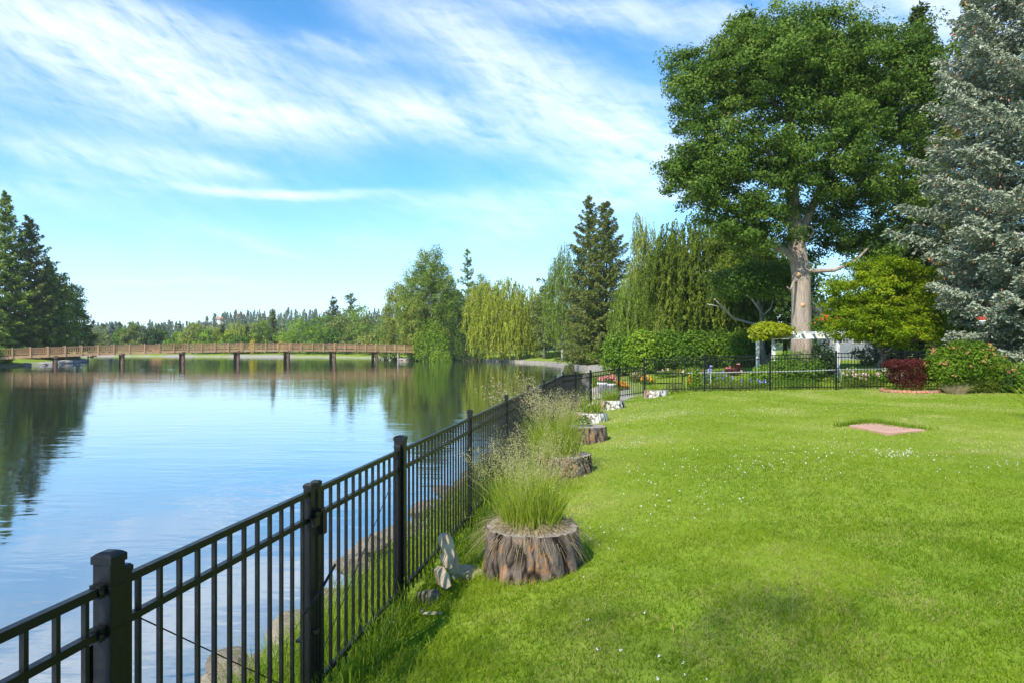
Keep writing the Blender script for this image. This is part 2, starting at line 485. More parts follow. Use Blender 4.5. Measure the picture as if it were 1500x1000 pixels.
# ------------------------------------------------------------------ foliage builders
def leafq(c, size, nrm, spread=.8, aspect=.55, tang=None, tsp=1.0, fold=.14):
    n = len(c); size = np.broadcast_to(size, (n,))[:, None]
    N = unit(nrm + spread * rng.normal(size=(n, 3)))
    T = rng.normal(size=(n, 3)) if tang is None else tang + tsp * rng.normal(size=(n, 3))
    T = unit(T - (T * N).sum(1, keepdims=True) * N); B = np.cross(N, T)
    L = size / 2; w = L * aspect
    return np.stack([c - T * L, c + B * w + N * fold * L, c + T * L, c - B * w + N * fold * L], 1)


def randdir(n):
    return unit(rng.normal(size=(n, 3)))


def curve_pts(p, q, sag=0.0, n=5, wob=.06):
    p = np.array(p, float); q = np.array(q, float); t = np.linspace(0, 1, n)[:, None]
    L = np.linalg.norm(q - p)
    P = p + (q - p) * t; P[:, 2] += sag * L * (np.sin(PI * t[:, 0]))
    P[1:-1] += rng.normal(size=(n - 2, 3)) * wob * L
    return P


def crown_clumps(ells, nc, inner=.45, lump=.22):
    """clump centres spread through a union of ellipsoids, outer shell favoured"""
    vol = np.array([(e[3] * e[4] * e[5]) ** .75 for e in ells]); vol /= vol.sum()
    which = rng.choice(len(ells), nc, p=vol)
    E = np.array(ells, float)[which]; d = randdir(nc)
    r = (inner + (1 - inner) * rng.random(nc) ** .55) * (1 + lump * (rng.random(nc) - .5) * 2)
    C = E[:, :3] + d * E[:, 3:6] * r[:, None]
    out = unit(d / E[:, 3:6])
    return C, out


def broad(name, label, cat, base, ells, nc, npc, leaf, cr, lm, bm, tr, group=None, trunk_h=None, limbs=14, flat=.6, inner=.45, lean=(0, 0), build_root=True, sprays=0, forks=None, aspect=.6, trunk_sides=9):
    """broadleaf tree: tapered trunk, limbs out to the clumps, crown of leaf clumps"""
    root = empty(name, base, label, cat, group)
    C, out = crown_clumps(ells, nc, inner)
    cr_i = cr * (.6 + .8 * rng.random(nc))
    d = randdir(nc * npc).reshape(nc, npc, 3); rr = (rng.random((nc, npc, 1)) ** .45)
    off = d * rr * cr_i[:, None, None]; off[..., 2] *= flat
    P = (C[:, None] + off).reshape(-1, 3)
    nrm = (unit(d * np.array((1, 1, 1.5)) + out[:, None] * .9 + np.array((0, 0, .45)))).reshape(-1, 3)
    tint = np.repeat(.40 + .20 * rng.normal(size=nc), npc) + .17 * rng.normal(size=nc * npc)
    V = leafq(P, leaf * (.65 + .7 * rng.random(len(P))), nrm, .55, aspect)
    link('crown', quadmesh('crown', V, tint), lm, root)
    if tr > 0:
        E = np.array(ells, float); top = (E[:, 2] + E[:, 5] * .55).max(); th = trunk_h or top
        cx = np.average(E[:, 0], weights=E[:, 5]) + lean[0]; cy = np.average(E[:, 1], weights=E[:, 5]) + lean[1]
        t = np.linspace(0, 1, 9); tp = np.stack([cx * t ** 1.6, cy * t ** 1.6, th * t], 1)
        tp[2:-1, :2] += rng.normal(size=(6, 2)) * tr * .35
        tp[0, 2] = -.3
        rad = tr * (1.0 - .80 * t ** .9); rad[0] = tr * 1.35; rad[1] = min(rad[1] * 1.02, tr)
        m = MB(); m.tube(tp, rad, trunk_sides)
        pick = rng.choice(nc, min(limbs, nc), replace=False)
        for i in pick:
            c = C[i]; k = np.clip((c[2] / th) * .62 - .05, .16, .92)
            j = k * 8; a = int(min(7, j)); f = j - a; s = tp[a] * (1 - f) + tp[a + 1] * f
            if c[2] < s[2]: s = tp[2] * .6 + tp[3] * .4 if tp[2][2] < c[2] else tp[2]
            pr = tr * (1 - .8 * k) * .42
            m.tube(curve_pts(s, c, .10, 5, .05), np.linspace(pr, pr * .16, 5), 5, False)
        m.obj('trunk', bm, root, True)
    return root


def conifer(name, label, cat, base, H, R, lm, nw, nb, twigs, nq, qs, droop=.25, upturn=.25, trunk=.02, start=.04, group=None, prof=.85, mat_bark=None, cones=0, ragged=.16, hang=0.0, qa=.38, skirt=None):
    root = empty(name, base, label, cat, group)
    Q = []; Tn = []; CQ = []
    hs = start + (1 - start) * (np.linspace(0, 1, nw) ** .92)
    for wi, h in enumerate(hs[:-1]):
        rl = R * (1 - h) ** prof * (1 - .25 * max(0, (.12 - h) / .12))
        if skirt: rl *= min(1.0, skirt[0] + (1 - skirt[0]) * h / skirt[1])
        k = max(3, int(round(nb * (.45 + .55 * (1 - h)))))
        az0 = rng.random() * 6.28
        for b in range(k):
            az = az0 + 2 * PI * b / k + rng.normal() * .25
            L = max(.25 * R * .1, rl * (1 + ragged * rng.normal()))
            z0 = h * H + rng.normal() * H / nw * .35
            el = (.55 * h ** 1.4 - droop * (1 - h)) + rng.normal() * .08
            nt_ = max(4, int(twigs * (L / R) ** .8))
            s = np.linspace(.12, 1, nt_)
            dirh = np.array((math.cos(az), math.sin(az), 0)); side = np.array((-dirh[1], dirh[0], 0))
            zz = z0 + L * (math.sin(el) * s + upturn * (s ** 2.6) * .5 - .08 * np.sin(PI * s) * droop)
            P = dirh[None] * (L * s * math.cos(el))[:, None]; P = P + np.array((0, 0, 1.)) * zz[:, None]
            tl = np.clip(L * .34 * (1.08 - s) ** .7 + .05 * R * .3, .02, None) * (.7 + .6 * rng.random(nt_))
            for sg in (-1, 1):
                td = unit(dirh[None] * .75 + sg * side[None] * (.85 + .2 * rng.normal(size=(nt_, 1))) + np.array((0, 0, -.12 - hang)) + .12 * rng.normal(size=(nt_, 3)))
                u = (np.arange(nq) + rng.random((nt_, nq))) / nq
                pp = P[:, None] + td[:, None] * (tl[:, None] * u)[..., None]
                pp[..., 2] -= (hang * .9 + .05) * tl[:, None] * u ** 2
                pp = pp.reshape(-1, 3); tg = np.repeat(td, nq, 0)
                pp = pp + rng.normal(size=pp.shape) * qs * .22
                Q.append(leafq(pp, qs * (.7 + .6 * rng.random(len(pp))), np.array((0, 0, 1.)) + dirh * .25, .75, qa, tg, .38, .1))
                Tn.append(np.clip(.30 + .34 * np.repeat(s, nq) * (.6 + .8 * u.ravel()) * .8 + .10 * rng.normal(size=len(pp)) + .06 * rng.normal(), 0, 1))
            if cones and rng.random() < cones:
                nc_ = rng.integers(4, 11); ci = rng.integers(nt_ // 2, nt_, nc_)
                cp = P[ci] + rng.normal(size=(nc_, 3)) * tl[ci][:, None] * .6; cp[:, 2] -= .02
                for _ in range(2):
                    CQ.append(leafq(cp, qs * .9, rng.normal(size=3), 1.0, .42, np.array((0, 0, -1.)), .3, .05))
    V = np.concatenate(Q); link('crown', quadmesh('crown', V, np.concatenate(Tn)), lm, root)
    if CQ:
        V = np.concatenate(CQ); c = link('cones', quadmesh('cones', V, rng.random(len(V))), M['cone'], root); c['kind'] = 'stuff'
    m = MB(); t = np.linspace(0, 1, 6)
    m.tube(np.stack([.01 * H * rng.normal(size=6) * .2, .01 * H * rng.normal(size=6) * .2, H * t * .985 - .3 * (t == 0)], 1), trunk * H * (1.02 - t) + .01, 7)
    m.obj('trunk', mat_bark or M['bark_dark'], root, True)
    return root


def weeping(name, label, cat, base, ells, ns, length, leaf, lm, bm, tr, group=None, zmin=.3, upright=0.0, limbs=18, trunk_h=None, per=9.0, sway=.10, aspect=.34, topcut=.0):
    """weeping crown: hanging strands of narrow leaves"""
    root = empty(name, base, label, cat, group)
    C, out = crown_clumps(ells, ns, .62, .16)
    low = out[:, 2] < -.35
    C[low, 2] += 0
    L = length * (.45 + .9 * rng.random(ns)); L = np.minimum(L, np.maximum(.4, C[:, 2] - zmin))
    nq = int(length * per)
    u = (np.arange(nq)[None] + rng.random((ns, nq))) / nq
    P = np.repeat(C[:, None], nq, 1)
    P[..., 2] -= L[:, None] * u
    oh = out.copy(); oh[:, 2] = 0
    P += oh[:, None] * (length * sway * np.sin(u * 1.6))[..., None]
    P += np.cumsum(rng.normal(size=P.shape) * np.array((1, 1, .3)) * leaf * .16, axis=1)
    P = P.reshape(-1, 3)
    keep = P[:, 2] > zmin * .6
    tint = np.repeat(.42 + .2 * rng.normal(size=ns), nq) + .14 * rng.normal(size=ns * nq)
    nrm = np.repeat(oh + np.array((0, 0, .35)), nq, 0)
    P = P[keep]; tint = tint[keep]; nrm = nrm[keep]
    V = leafq(P, leaf * (.7 + .7 * rng.random(len(P))), nrm, .7, aspect, np.array((0, 0, -1.)), .42, .1)
    link('crown', quadmesh('crown', V, tint), lm, root)
    E = np.array(ells, float); th = trunk_h or (E[:, 2] + E[:, 5] * .75).max()
    t = np.linspace(0, 1, 8); cx, cy = E[0, 0], E[0, 1]
    tp = np.stack([cx * t, cy * t, th * t - .3 * (t == 0)], 1); tp[2:-1, :2] += rng.normal(size=(5, 2)) * tr * .6
    m = MB(); m.tube(tp, tr * (1.05 - .9 * t), 7)
    for i in rng.choice(ns, min(limbs, ns), replace=False):
        k = np.clip(C[i, 2] / th * .6, .12, .9) * 7; a = int(min(6, k)); f = k - a; s = tp[a] * (1 - f) + tp[a + 1] * f
        pr = tr * .3 * (1 - k / 9)
        m.tube(curve_pts(s, C[i], .12, 5, .04), np.linspace(pr, pr * .2, 5), 4, False)
    m.obj('trunk', bm, root, True)
    return root


def shrub(name, label, cat, base, ells, n, leaf, lm, group=None, stem=True, bumps=(9, .16), flowers=None, aspect=.6, up=.5, stem_mat=None, fill=.5):
    """bush: leaves over a lumpy crown with an open inside, short stems, optional blossoms as a part"""
    root = empty(name, base, label, cat, group)
    E0 = np.array(ells, float)
    sub = []
    for e in E0:
        d = randdir(bumps[0] * 3); d = d[d[:, 2] > -.35][:bumps[0] * 2]
        s = bumps[1] * 2
        for k in d:
            sub.append((*(e[:3] + k * e[3:6] * .78), *(e[3:6] * (s * (.8 + .6 * rng.random())))))
    sub = np.array(sub)
    w = np.concatenate([np.repeat(1.0 / len(sub) * (1 - fill), len(sub)), np.repeat(fill / len(E0), len(E0))])
    A = np.concatenate([sub, E0]); k = rng.choice(len(A), n, p=w / w.sum()); d = randdir(n)
    r = .72 + .3 * rng.random(n)
    P = A[k, :3] + d * A[k, 3:6] * r[:, None]
    ok = P[:, 2] > .03
    P = P[ok]; d = d[ok]; k = k[ok]
    tb = .42 + .16 * rng.normal(size=len(A))
    V = leafq(P, leaf * (.65 + .7 * rng.random(len(P))), d + np.array((0, 0, up)), .6, aspect)
    link('foliage', quadmesh('foliage', V, tb[k] + .15 * rng.normal(size=len(P))), lm, root)
    if flowers:
        fm, nf, fs, nm = flowers[:4]; top = flowers[4] if len(flowers) > 4 else -.1
        kk = rng.choice(len(sub), nf); dd = randdir(nf); dd[:, 2] = np.abs(dd[:, 2]) * .8 + top; dd[:, 1] = -np.abs(dd[:, 1]); dd = unit(dd)
        FP = sub[kk, :3] + dd * sub[kk, 3:6] * 1.04
        FP = FP[FP[:, 2] > .08]
        q = np.repeat(FP, 7, 0) + rng.normal(size=(len(FP) * 7, 3)) * fs * .32
        V = leafq(q, fs * (.6 + .5 * rng.random(len(q))), np.array((-.3, -.6, .7)), .6, .85)
        f = link(nm, quadmesh(nm, V, rng.random(len(V))), fm, root); f['kind'] = 'stuff'
    if stem:
        m = MB()
        for _ in range(7):
            e = E0[rng.integers(len(E0))]
            q = e[:3] + randdir(1)[0] * e[3:6] * .6; q[2] = max(q[2], e[5] * .5)
            s = np.array((e[0] * .6 + rng.normal() * .08, e[1] * .6 + rng.normal() * .08, -.1))
            rr = max(.015, .03 * e[5])
            m.tube(curve_pts(s, q, 0, 4, .05), np.linspace(rr, rr * .3, 4), 5, False)
        m.obj('stem', stem_mat or M['bark_dark'], root, True)
    return root


def ribbons(b, h, lean, width, seg=3, kink=None):
    """b (n,3) feet, h (n) heights, lean (n,2) tip offset; tapered curved blades"""
    n = len(b); S = np.linspace(0, 1, seg + 1)
    az = rng.random(n) * 2 * PI; side = np.stack([np.cos(az), np.sin(az), np.zeros(n)], 1)
    st = []
    for s in S:
        c = b.copy(); c[:, :2] += lean * (s ** 1.9); c[:, 2] += h * (s - .18 * s * s * np.minimum(1, np.linalg.norm(lean, axis=1) / h))
        st.append((c - side * (width * (1 - s ** 1.5) / 2 + .0004)[:, None], c + side * (width * (1 - s ** 1.5) / 2 + .0004)[:, None], c))
    V = np.concatenate([np.stack([st[i][0], st[i][1], st[i + 1][1], st[i + 1][0]], 1) for i in range(seg)])
    return V, np.stack([q[2] for q in st], 1)


def grass_clump(name, label, cat, base, rad, n, hgt, spread, lm, width=.006, heads=0, hh=1.0, straw=0, group=None, bias=(0, 0), head_mat=None, seg=4, head_size=.012, stem_spread=None):
    root = empty(name, base, label, cat, group)
    a = rng.random(n) * 2 * PI; r = rad * np.sqrt(rng.random(n))
    b = np.stack([r * np.cos(a), r * np.sin(a), np.full(n, -.03)], 1)
    h = hgt * (.30 + .85 * rng.random(n) ** .8)
    ln = b[:, :2] / max(rad, 1e-3) * spread * h[:, None] * .8 + rng.normal(size=(n, 2)) * spread * .55 * h[:, None] + np.array(bias) * h[:, None]
    V, _ = ribbons(b, h, ln, np.full(n, width) * (.6 + .8 * rng.random(n)), seg)
    link('blades', quadmesh('blades', V, np.tile(.45 + .22 * rng.normal(size=n), seg)), lm, root)['kind'] = 'stuff'
    if straw:
        a = rng.random(straw) * 2 * PI; r = rad * (.4 + .7 * rng.random(straw))
        b = np.stack([r * np.cos(a), r * np.sin(a), np.full(straw, .0)], 1)
        h = .10 + .16 * rng.random(straw)
        ln = np.stack([np.cos(a), np.sin(a)], 1) * (.08 + .24 * rng.random(straw))[:, None] + rng.normal(size=(straw, 2)) * .06
        V, P = ribbons(b, h, ln, np.full(straw, width * .9), 4)
        V = V.reshape(4, straw, 4, 3)
        for s in range(4):
            drop = ((s + np.array((0, 0, 1, 1))) / 4) ** 2.5 * .26
            V[s, :, :, 2] -= drop[None, :] * (.5 + rng.random((straw, 1)))
        link('dry_blades', quadmesh('dry_blades', V.reshape(-1, 4, 3), rng.random(straw * 4)), M['straw'], root)['kind'] = 'stuff'
    if heads:
        ss = stem_spread or spread
        a = rng.random(heads) * 2 * PI; r = rad * np.sqrt(rng.random(heads)) * .8
        b = np.stack([r * np.cos(a), r * np.sin(a), np.full(heads, 0.)], 1)
        h = hh * (.72 + .4 * rng.random(heads))
        ln = b[:, :2] / max(rad, 1e-3) * ss * .6 * h[:, None] + rng.normal(size=(heads, 2)) * ss * .4 * h[:, None] + np.array(bias) * 1.6 * h[:, None]
        V, P = ribbons(b, h, ln, np.full(heads, .0026), 5)
        link('stalks', quadmesh('stalks', V, .6 + .4 * rng.random(len(V))), lm, root)['kind'] = 'stuff'
        k = 34; u = .70 + .30 * rng.random((heads, k))
        f = u * 5; i = np.minimum(4, f.astype(int)); fr = (f - i)[..., None]
        hd = np.arange(heads)[:, None]
        pp = P[hd, i] * (1 - fr) + P[hd, i + 1] * fr
        pp = pp + rng.normal(size=pp.shape) * (.030 * (1.15 - u) / .3 + .004)[..., None] * hh
        pp = pp.reshape(-1, 3)
        V = leafq(pp, head_size * (.7 + .8 * rng.random(len(pp))), np.array((0, -.3, .5)), 1.0, .5, np.array((0, 0, 1.)), .6)
        link('seed_heads', quadmesh('seed_heads', V, rng.random(len(V))), head_mat or M['seed'], root)['kind'] = 'stuff'
    return root


def rock_mesh(name, seed, sx=1, sy=1, sz=.7, cuts=9):
    r = random.Random(seed); bm = bmesh.new(); bmesh.ops.create_icosphere(bm, subdivisions=4, radius=.5)
    planes = []
    for _ in range(cuts):
        d = Vector((r.gauss(0, 1), r.gauss(0, 1), r.gauss(0, 1))).normalized(); planes.append((d, .30 + .14 * r.random()))
    for v in bm.verts:
        p = v.co.copy()
        for d, h in planes:
            t = p.dot(d)
            if t > h: p -= d * (t - h) * .94
        p += v.co.normalized() * (.035 * mnoise.noise(v.co * 4 + Vector((seed, 0, 0))) + .014 * mnoise.noise(v.co * 13 + Vector((0, seed, 0))))
        v.co = (p.x * sx, p.y * sy, p.z * sz)
    me = bpy.data.meshes.new(name); bm.to_mesh(me); bm.free()
    return me


# ------------------------------------------------------------------ fences
Z_TOP, Z_MID, Z_LOW, Z_PIN = .853, .712, -.225, -.315


def lerp(a, b, t): return tuple(a[i] * (1 - t) + b[i] * t for i in range(len(a)))


_pick = {}


def picket_mesh(h):
    k = round(h, 3)
    if k not in _pick:
        m = MB(); m.box((0, 0, h / 2), (.0165, .0165, h)); _pick[k] = m.mesh('picket'); _pick[k].materials.append(M['metal'])
    return _pick[k]


def fence_panel(root, A, B, n, zs, stuff=None, inset=.03, rail=.027):
    """rails and pickets between two post centres; zs = ((top,mid,low,pin) at A, same at B)"""
    A = np.array(A, float); B = np.array(B, float); u = unit(B - A)
    a = A + u * inset; b = B - u * inset; ang = math.atan2(u[1], u[0])
    for i, nm in enumerate(('top_rail', 'middle_rail', 'bottom_rail')):
        m = MB(); m.bar((*a, zs[0][i]), (*b, zs[1][i]), rail, rail * 1.08 if i == 0 else rail)
        m.obj(nm, M['metal'], root)
    for k in range(n):
        t = (k + .5) / n; p = a * (1 - t) + b * t; z = [zs[0][i] * (1 - t) + zs[1][i] * t for i in range(4)]
        if stuff is None:
            o = link('picket', picket_mesh(z[0] - z[3] - .002), None, root, (p[0], p[1], z[3])); o.rotation_euler = (0, 0, ang)
        else:
            stuff.box((p[0], p[1], (z[0] + z[3]) / 2), (.0165, .0165, z[0] - z[3] - .002), ang)


def post(root, p, zb, zt, s, ang, name='post'):
    h = zt - .02
    m = MB(); m.box((0, 0, (zb + h) / 2), (s, s, h - zb))
    o = m.obj(name, M['metal'], root, loc=(p[0], p[1], 0)); o.rotation_euler = (0, 0, ang)
    bv = o.modifiers.new('edge', 'BEVEL'); bv.width = .004; bv.segments = 2
    c = MB(); w = s + .008; c.box((0, 0, h + .011), (w, w, .024)); c.box((0, 0, h + .0275), (w, w, .009), 0, .72); c.box((0, 0, h + .0345), (w * .72, w * .72, .005), 0, .6)
    c.obj('cap', M['metal'], o)
    return o


FA = math.atan2(U[1], U[0])
std = (Z_TOP, Z_MID, Z_LOW, Z_PIN)


def build_fences():
    # lakeside run beyond the gates
    root = empty('metal_fence', (0, 0, 0), 'long black picket fence running along the lake bank beyond the gate', 'fence')
    st = MB()
    for k in range(7):
        post(root, FL(5.286 + 2.41 * k), -.75,   .938 + (.02 if k == 0 else 0), .08 if k == 0 else .052, FA)
    for k in range(6):
        fence_panel(root, FL(5.286 + 2.41 * k), FL(5.286 + 2.41 * (k + 1)), 21, (std, std), None if k < 4 else st, .045 if k == 0 else .03)
    for k in range(0, 3):  # brackets on the big post
        pass
    o = st.obj('pickets', M['metal'], root); o['kind'] = 'stuff'
    for z in (Z_TOP, Z_MID, Z_LOW):
        bk = MB(); p = FL(5.286 + .05); bk.box((p[0], p[1], z), (.012, .036, .038), FA); bk.obj('rail_bracket', M['metal'], root)
    # short section in front of the first gate post
    root = empty('metal_fence', (0, 0, 0), 'near end of the black picket fence, bolted to the large capped post', 'fence')
    post(root, FL(2.287), -.75, .955, .068, FA)
    fence_panel(root, FL(2.287 - 2.44), FL(2.287), 21, (std, std), None, .047)
    for z in (Z_TOP, Z_MID, Z_LOW):
        bk = MB(); p = FL(2.287 - .052); bk.box((p[0], p[1], z), (.022, .040, .044), FA)
        p2 = FL(2.287 - .058, .020); bk.lathe((p2[0], p2[1], z - .006), [(.004, 0), (.009, .001), (.009, .011), (.004, .012)], 8)
        q = FL(2.287, 0); bk.box((q[0], q[1], z), (.0715, .0715, .012), FA)
        bk.obj('rail_bracket', M['metal'], root)
    h = MB(); p = FL(2.287 - .03, -.05); h.box((p[0], p[1], .60), (.03, .02, .13), FA); h.obj('hinge', M['metal'], root)
    post(root, FL(2.287 - 2.44), -.75, .938, .052, FA)
    # two gate leaves
    for (ya, yb, lab, hinge_at) in ((2.345, 3.745, 'black double gate leaf hung from the large near post, with a thin diagonal cable', 0),
                                    (3.83, 5.225, 'black double gate leaf hung from the far large post, latched to the near leaf', 1)):
        root = empty('gate_leaf', (*FL(ya if not hinge_at else yb), 0), lab, 'gate', 'leaves of the double gate')
        inv = np.array(root.location)
        A = FL(ya); B = FL(yb)
        g = bpy.data.objects.new('tmp', None)
        for o_ in (A, B):
            m = MB(); m.box((0, 0, .305), (.044, .044, 1.16)); s = m.obj('stile', M['metal'], root, loc=(o_[0] - inv[0], o_[1] - inv[1], 0)); s.rotation_euler = (0, 0, FA)
            c = MB(); c.box((0, 0, .892), (.050, .050, .016)); c.box((0, 0, .904), (.05, .05, .008), 0, .7); c.obj('cap', M['metal'], s)
        bpy.data.objects.remove(g)
        a0 = np.array(A) - inv[:2]; b0 = np.array(B) - inv[:2]
        fence_panel(root, a0, b0, 12, (std, std), None, .022)
        # hinges
        m = MB(); e = a0 if not hinge_at else b0; sg = -1 if not hinge_at else 1
        for z in (.66, -.12):
            q = e + np.array(U) * sg * .032; m.box((q[0], q[1], z), (.03, .03, .07), FA); m.lathe((q[0], q[1], z - .05), [(.008, 0), (.010, .002), (.010, .098), (.008, .1)], 8)
        m.obj('hinge', M['metal'], root)
        # brace cable
        m = MB(); nx = np.array((U[1], -U[0])) * -.02
        if not hinge_at:
            p = np.append(a0 + nx, .76); q = np.append(b0 + nx * 1.2 - np.array(U) * .08, -.20)
        else:
            p = np.append(b0 + nx - np.array(U) * .1, .62); q = np.append(a0 + nx * 1.2 + np.array(U) * .06, -.16)
        m.tube([lerp(p, q, t) for t in (0, .25, .5, .75, 1)], .0028, 5); m.obj('brace_cable', M['metal'], root)
    # latch on the near leaf, drop rod across the stiles
    m = MB()
    p = FL(3.79, .030); m.box((p[0], p[1], .735), (.10, .030, .030), FA); p = FL(3.835, .034); m.box((p[0], p[1], .675), (.05, .036, .13), FA)
    p = FL(3.745, .034); m.box((p[0], p[1], .70), (.07, .03, .05), FA); p = FL(3.80, .05); m.box((p[0], p[1], .755), (.05, .012, .02), FA)
    o = m.obj('gate_latch', M['metal']); tag(o, 'black box latch joining the two gate leaves at the middle rail', 'latch')
    m = MB()
    m.tube([(*FL(3.60, .045), .255), (*FL(3.78, .045), .30), (*FL(3.83, .05), .33), (*FL(3.95, .06), .40)], .008, 6)
    m.tube([(*FL(3.79, .045), .30), (*FL(3.79, .045), -.3)], .008, 6)
    m.box((*FL(3.745, .042), .10), (.03, .03, .02), FA); m.box((*FL(3.76, -.06), .04), (.05, .03, .015), FA)
    o = m.obj('drop_rod', M['metal']); tag(o, 'bent black drop rod bolt fixed across the meeting gate stiles', 'bolt')
    # corner run
    root = empty('metal_fence', (0, 0, 0), 'low black fence run turning from the lake bank up to the corner stump', 'fence')
    pts = [FL(5.286 + 2.41 * 6), (2.02, 21.8), (2.76, 24.0), (3.98, 25.4), (5.01, 25.9)]
    za = [std, (.79, .65, -.26, -.36), (.77, .63, -.2, -.3), (.87, .73, -.12, -.2), (.93, .79, -.03, -.1)]
    cnt = [20, 20, 17, 11]
    for i in range(1, 4): post(root, pts[i], -.75, za[i][0] + .08, .052, .6)
    for i in range(4): fence_panel(root, pts[i], pts[i + 1], cnt[i], (za[i], za[i + 1]))
    # back run across the end of the lawn
    root = empty('metal_fence', (0, 0, 0), 'black picket fence crossing the far end of the lawn in front of the flower garden', 'fence')
    bp = [(5.01, 25.9), (7.22, 25.6), (9.6, 25.4), (12.06, 25.4), (14.6, 25.35), (17.05, 25.4)]
    zt = [1.27, 1.36, 1.42, 1.495, 1.55, 1.58]; zb = [.0, .06, .1, .13, .16, .16]
    for p, t in zip(bp, zt): post(root, p, -.4, t + .03, .056, 0)
    st = MB()
    for i in range(5):
        f = lambda j: (zt[j] - .05, zt[j] - .19, zb[j] + .07, zb[j] - .01)
        fence_panel(root, bp[i], bp[i + 1], 21 if i else 20, (f(i), f(i + 1)), st if i == 4 else None, .03, .03)
    o = st.obj('pickets', M['metal'], root); o['kind'] = 'stuff'
    # sagging wire netting behind the gates
    m = MB(); ys = np.arange(1.5, 5.6, .085)
    zg = lambda y: gz(*FL(y, -.12)) + .0
    topz = lambda y: zg(y) + np.interp(y, [1.5, 2.6, 3.2, 3.8, 4.6, 5.6], [.08, .14, .34, .40, .62, .58]) + .02 * math.sin(y * 7)
    off = lambda y, t: -.16 + .05 * math.sin(y * 2.3 + t * 2) + .05 * t
    for y in ys:
        j = random.gauss(0, .012)
        m.tube([(*FL(y + j * t * 3, off(y, t)), zg(y) * (1 - t) + topz(y) * t - .02) for t in (0, .5, 1.03)], .0011, 3, False)
    for t in (.18, .4, .65, .85, 1):
        m.tube([(*FL(y, off(y, t)), zg(y) * (1 - t) + topz(y) * t - .02) for y in ys], .0013 if t < 1 else .0018, 3, False)
    o = m.obj('wire_netting', M['metal']); tag(o, 'sagging thin wire netting stretched low along the lake side of the gate', 'netting')


build_fences()


# ------------------------------------------------------------------ stumps, clumps, rocks
def stump(p, R, H, label, mat, seed, ragged=.02, hole=False):
    root = empty('tree_stump', p, label, 'stump', 'cut stumps along the lakeside fence')
    na, nh = 200, 22; m = MB(); crack = []
    a = np.linspace(0, 2 * PI, na, endpoint=False)
    for j in range(nh):
        h = j / (nh - 1)
        x = a * 4.2 + .55 * (vn(a * 6, h * 5 + a * 0, 1, seed + 3) - .5); f = vn(np.cos(a) * 3.4 + .35 * h, np.sin(a) * 3.4 + h * 1.9, .50, seed)
        ridge = np.abs(f - .5) * 2; cr = 1 - sstep(.04, .26, ridge)
        pl = vn(np.cos(a) * 5, np.sin(a) * 5 + h * 4.5, .8, seed + 8)
        r = R * (.965 + .075 * (vn(np.cos(a), np.sin(a), .9, seed + 1) - .5)) + (.036 * np.sqrt(ridge) + .034 * (pl - .5)) * (1 - .55 * h ** 4) + .008 * R * (1 - h) ** 3
        r += .008 * (vn(np.cos(a) * 30, np.sin(a) * 30 + h * 22, 1, seed + 5) - .5)
        if hole:
            hol = np.exp(-(((a - 4.42) / .17) ** 2 + ((h - .66) / .17) ** 2) ** 2); r -= .05 * hol; cr = np.maximum(cr, hol * .9)
        for k in range(na):
            m.v.append((r[k] * math.cos(a[k]), r[k] * math.sin(a[k]), -.12 + (H + .12) * h + (ragged * (vn(a[k] * 5, 0, .5, seed + 2) - .5) if j == nh - 1 else 0)))
        crack.append(cr)
    for j in range(nh - 1):
        for k in range(na):
            q = j * na + k; w = j * na + (k + 1) % na
            m.f.append((q, w, w + na, q + na))
    me = m.mesh('bark', True); at = me.attributes.new('crack', 'FLOAT', 'POINT'); at.data.foreach_set('value', np.concatenate(crack).astype(np.float32))
    link('bark', me, mat, root)
    t = MB(); rings = [(.985, 0), (.93, .002), (.8, -.006), (.5, .008), (.2, .0)]
    rt = np.linalg.norm(np.array(m.v[-na:])[:, :2], axis=1); zt = np.array(m.v[-na:])[:, 2]
    for (s, dz) in rings:
        for k in range(na):
            t.v.append((rt[k] * s * math.cos(a[k]), rt[k] * s * math.sin(a[k]), (zt[k] - .004 if s > .95 else H - .005 + dz + .012 * (vn(a[k] * 3, s * 5, .5, seed) - .5))))
    for j in range(len(rings) - 1):
        for k in range(na):
            q = j * na + k; w = j * na + (k + 1) % na; t.f.append((q, w, w + na, q + na))
    t.f.append(tuple(range((len(rings) - 1) * na, len(rings) * na)))
    t.obj('cut_top', M['stump_top'], root, True)
    return root


def at(px, py, Y):
    x, y, z = W(px, py, Y); return (x, y, gz(x, y))


ST = []


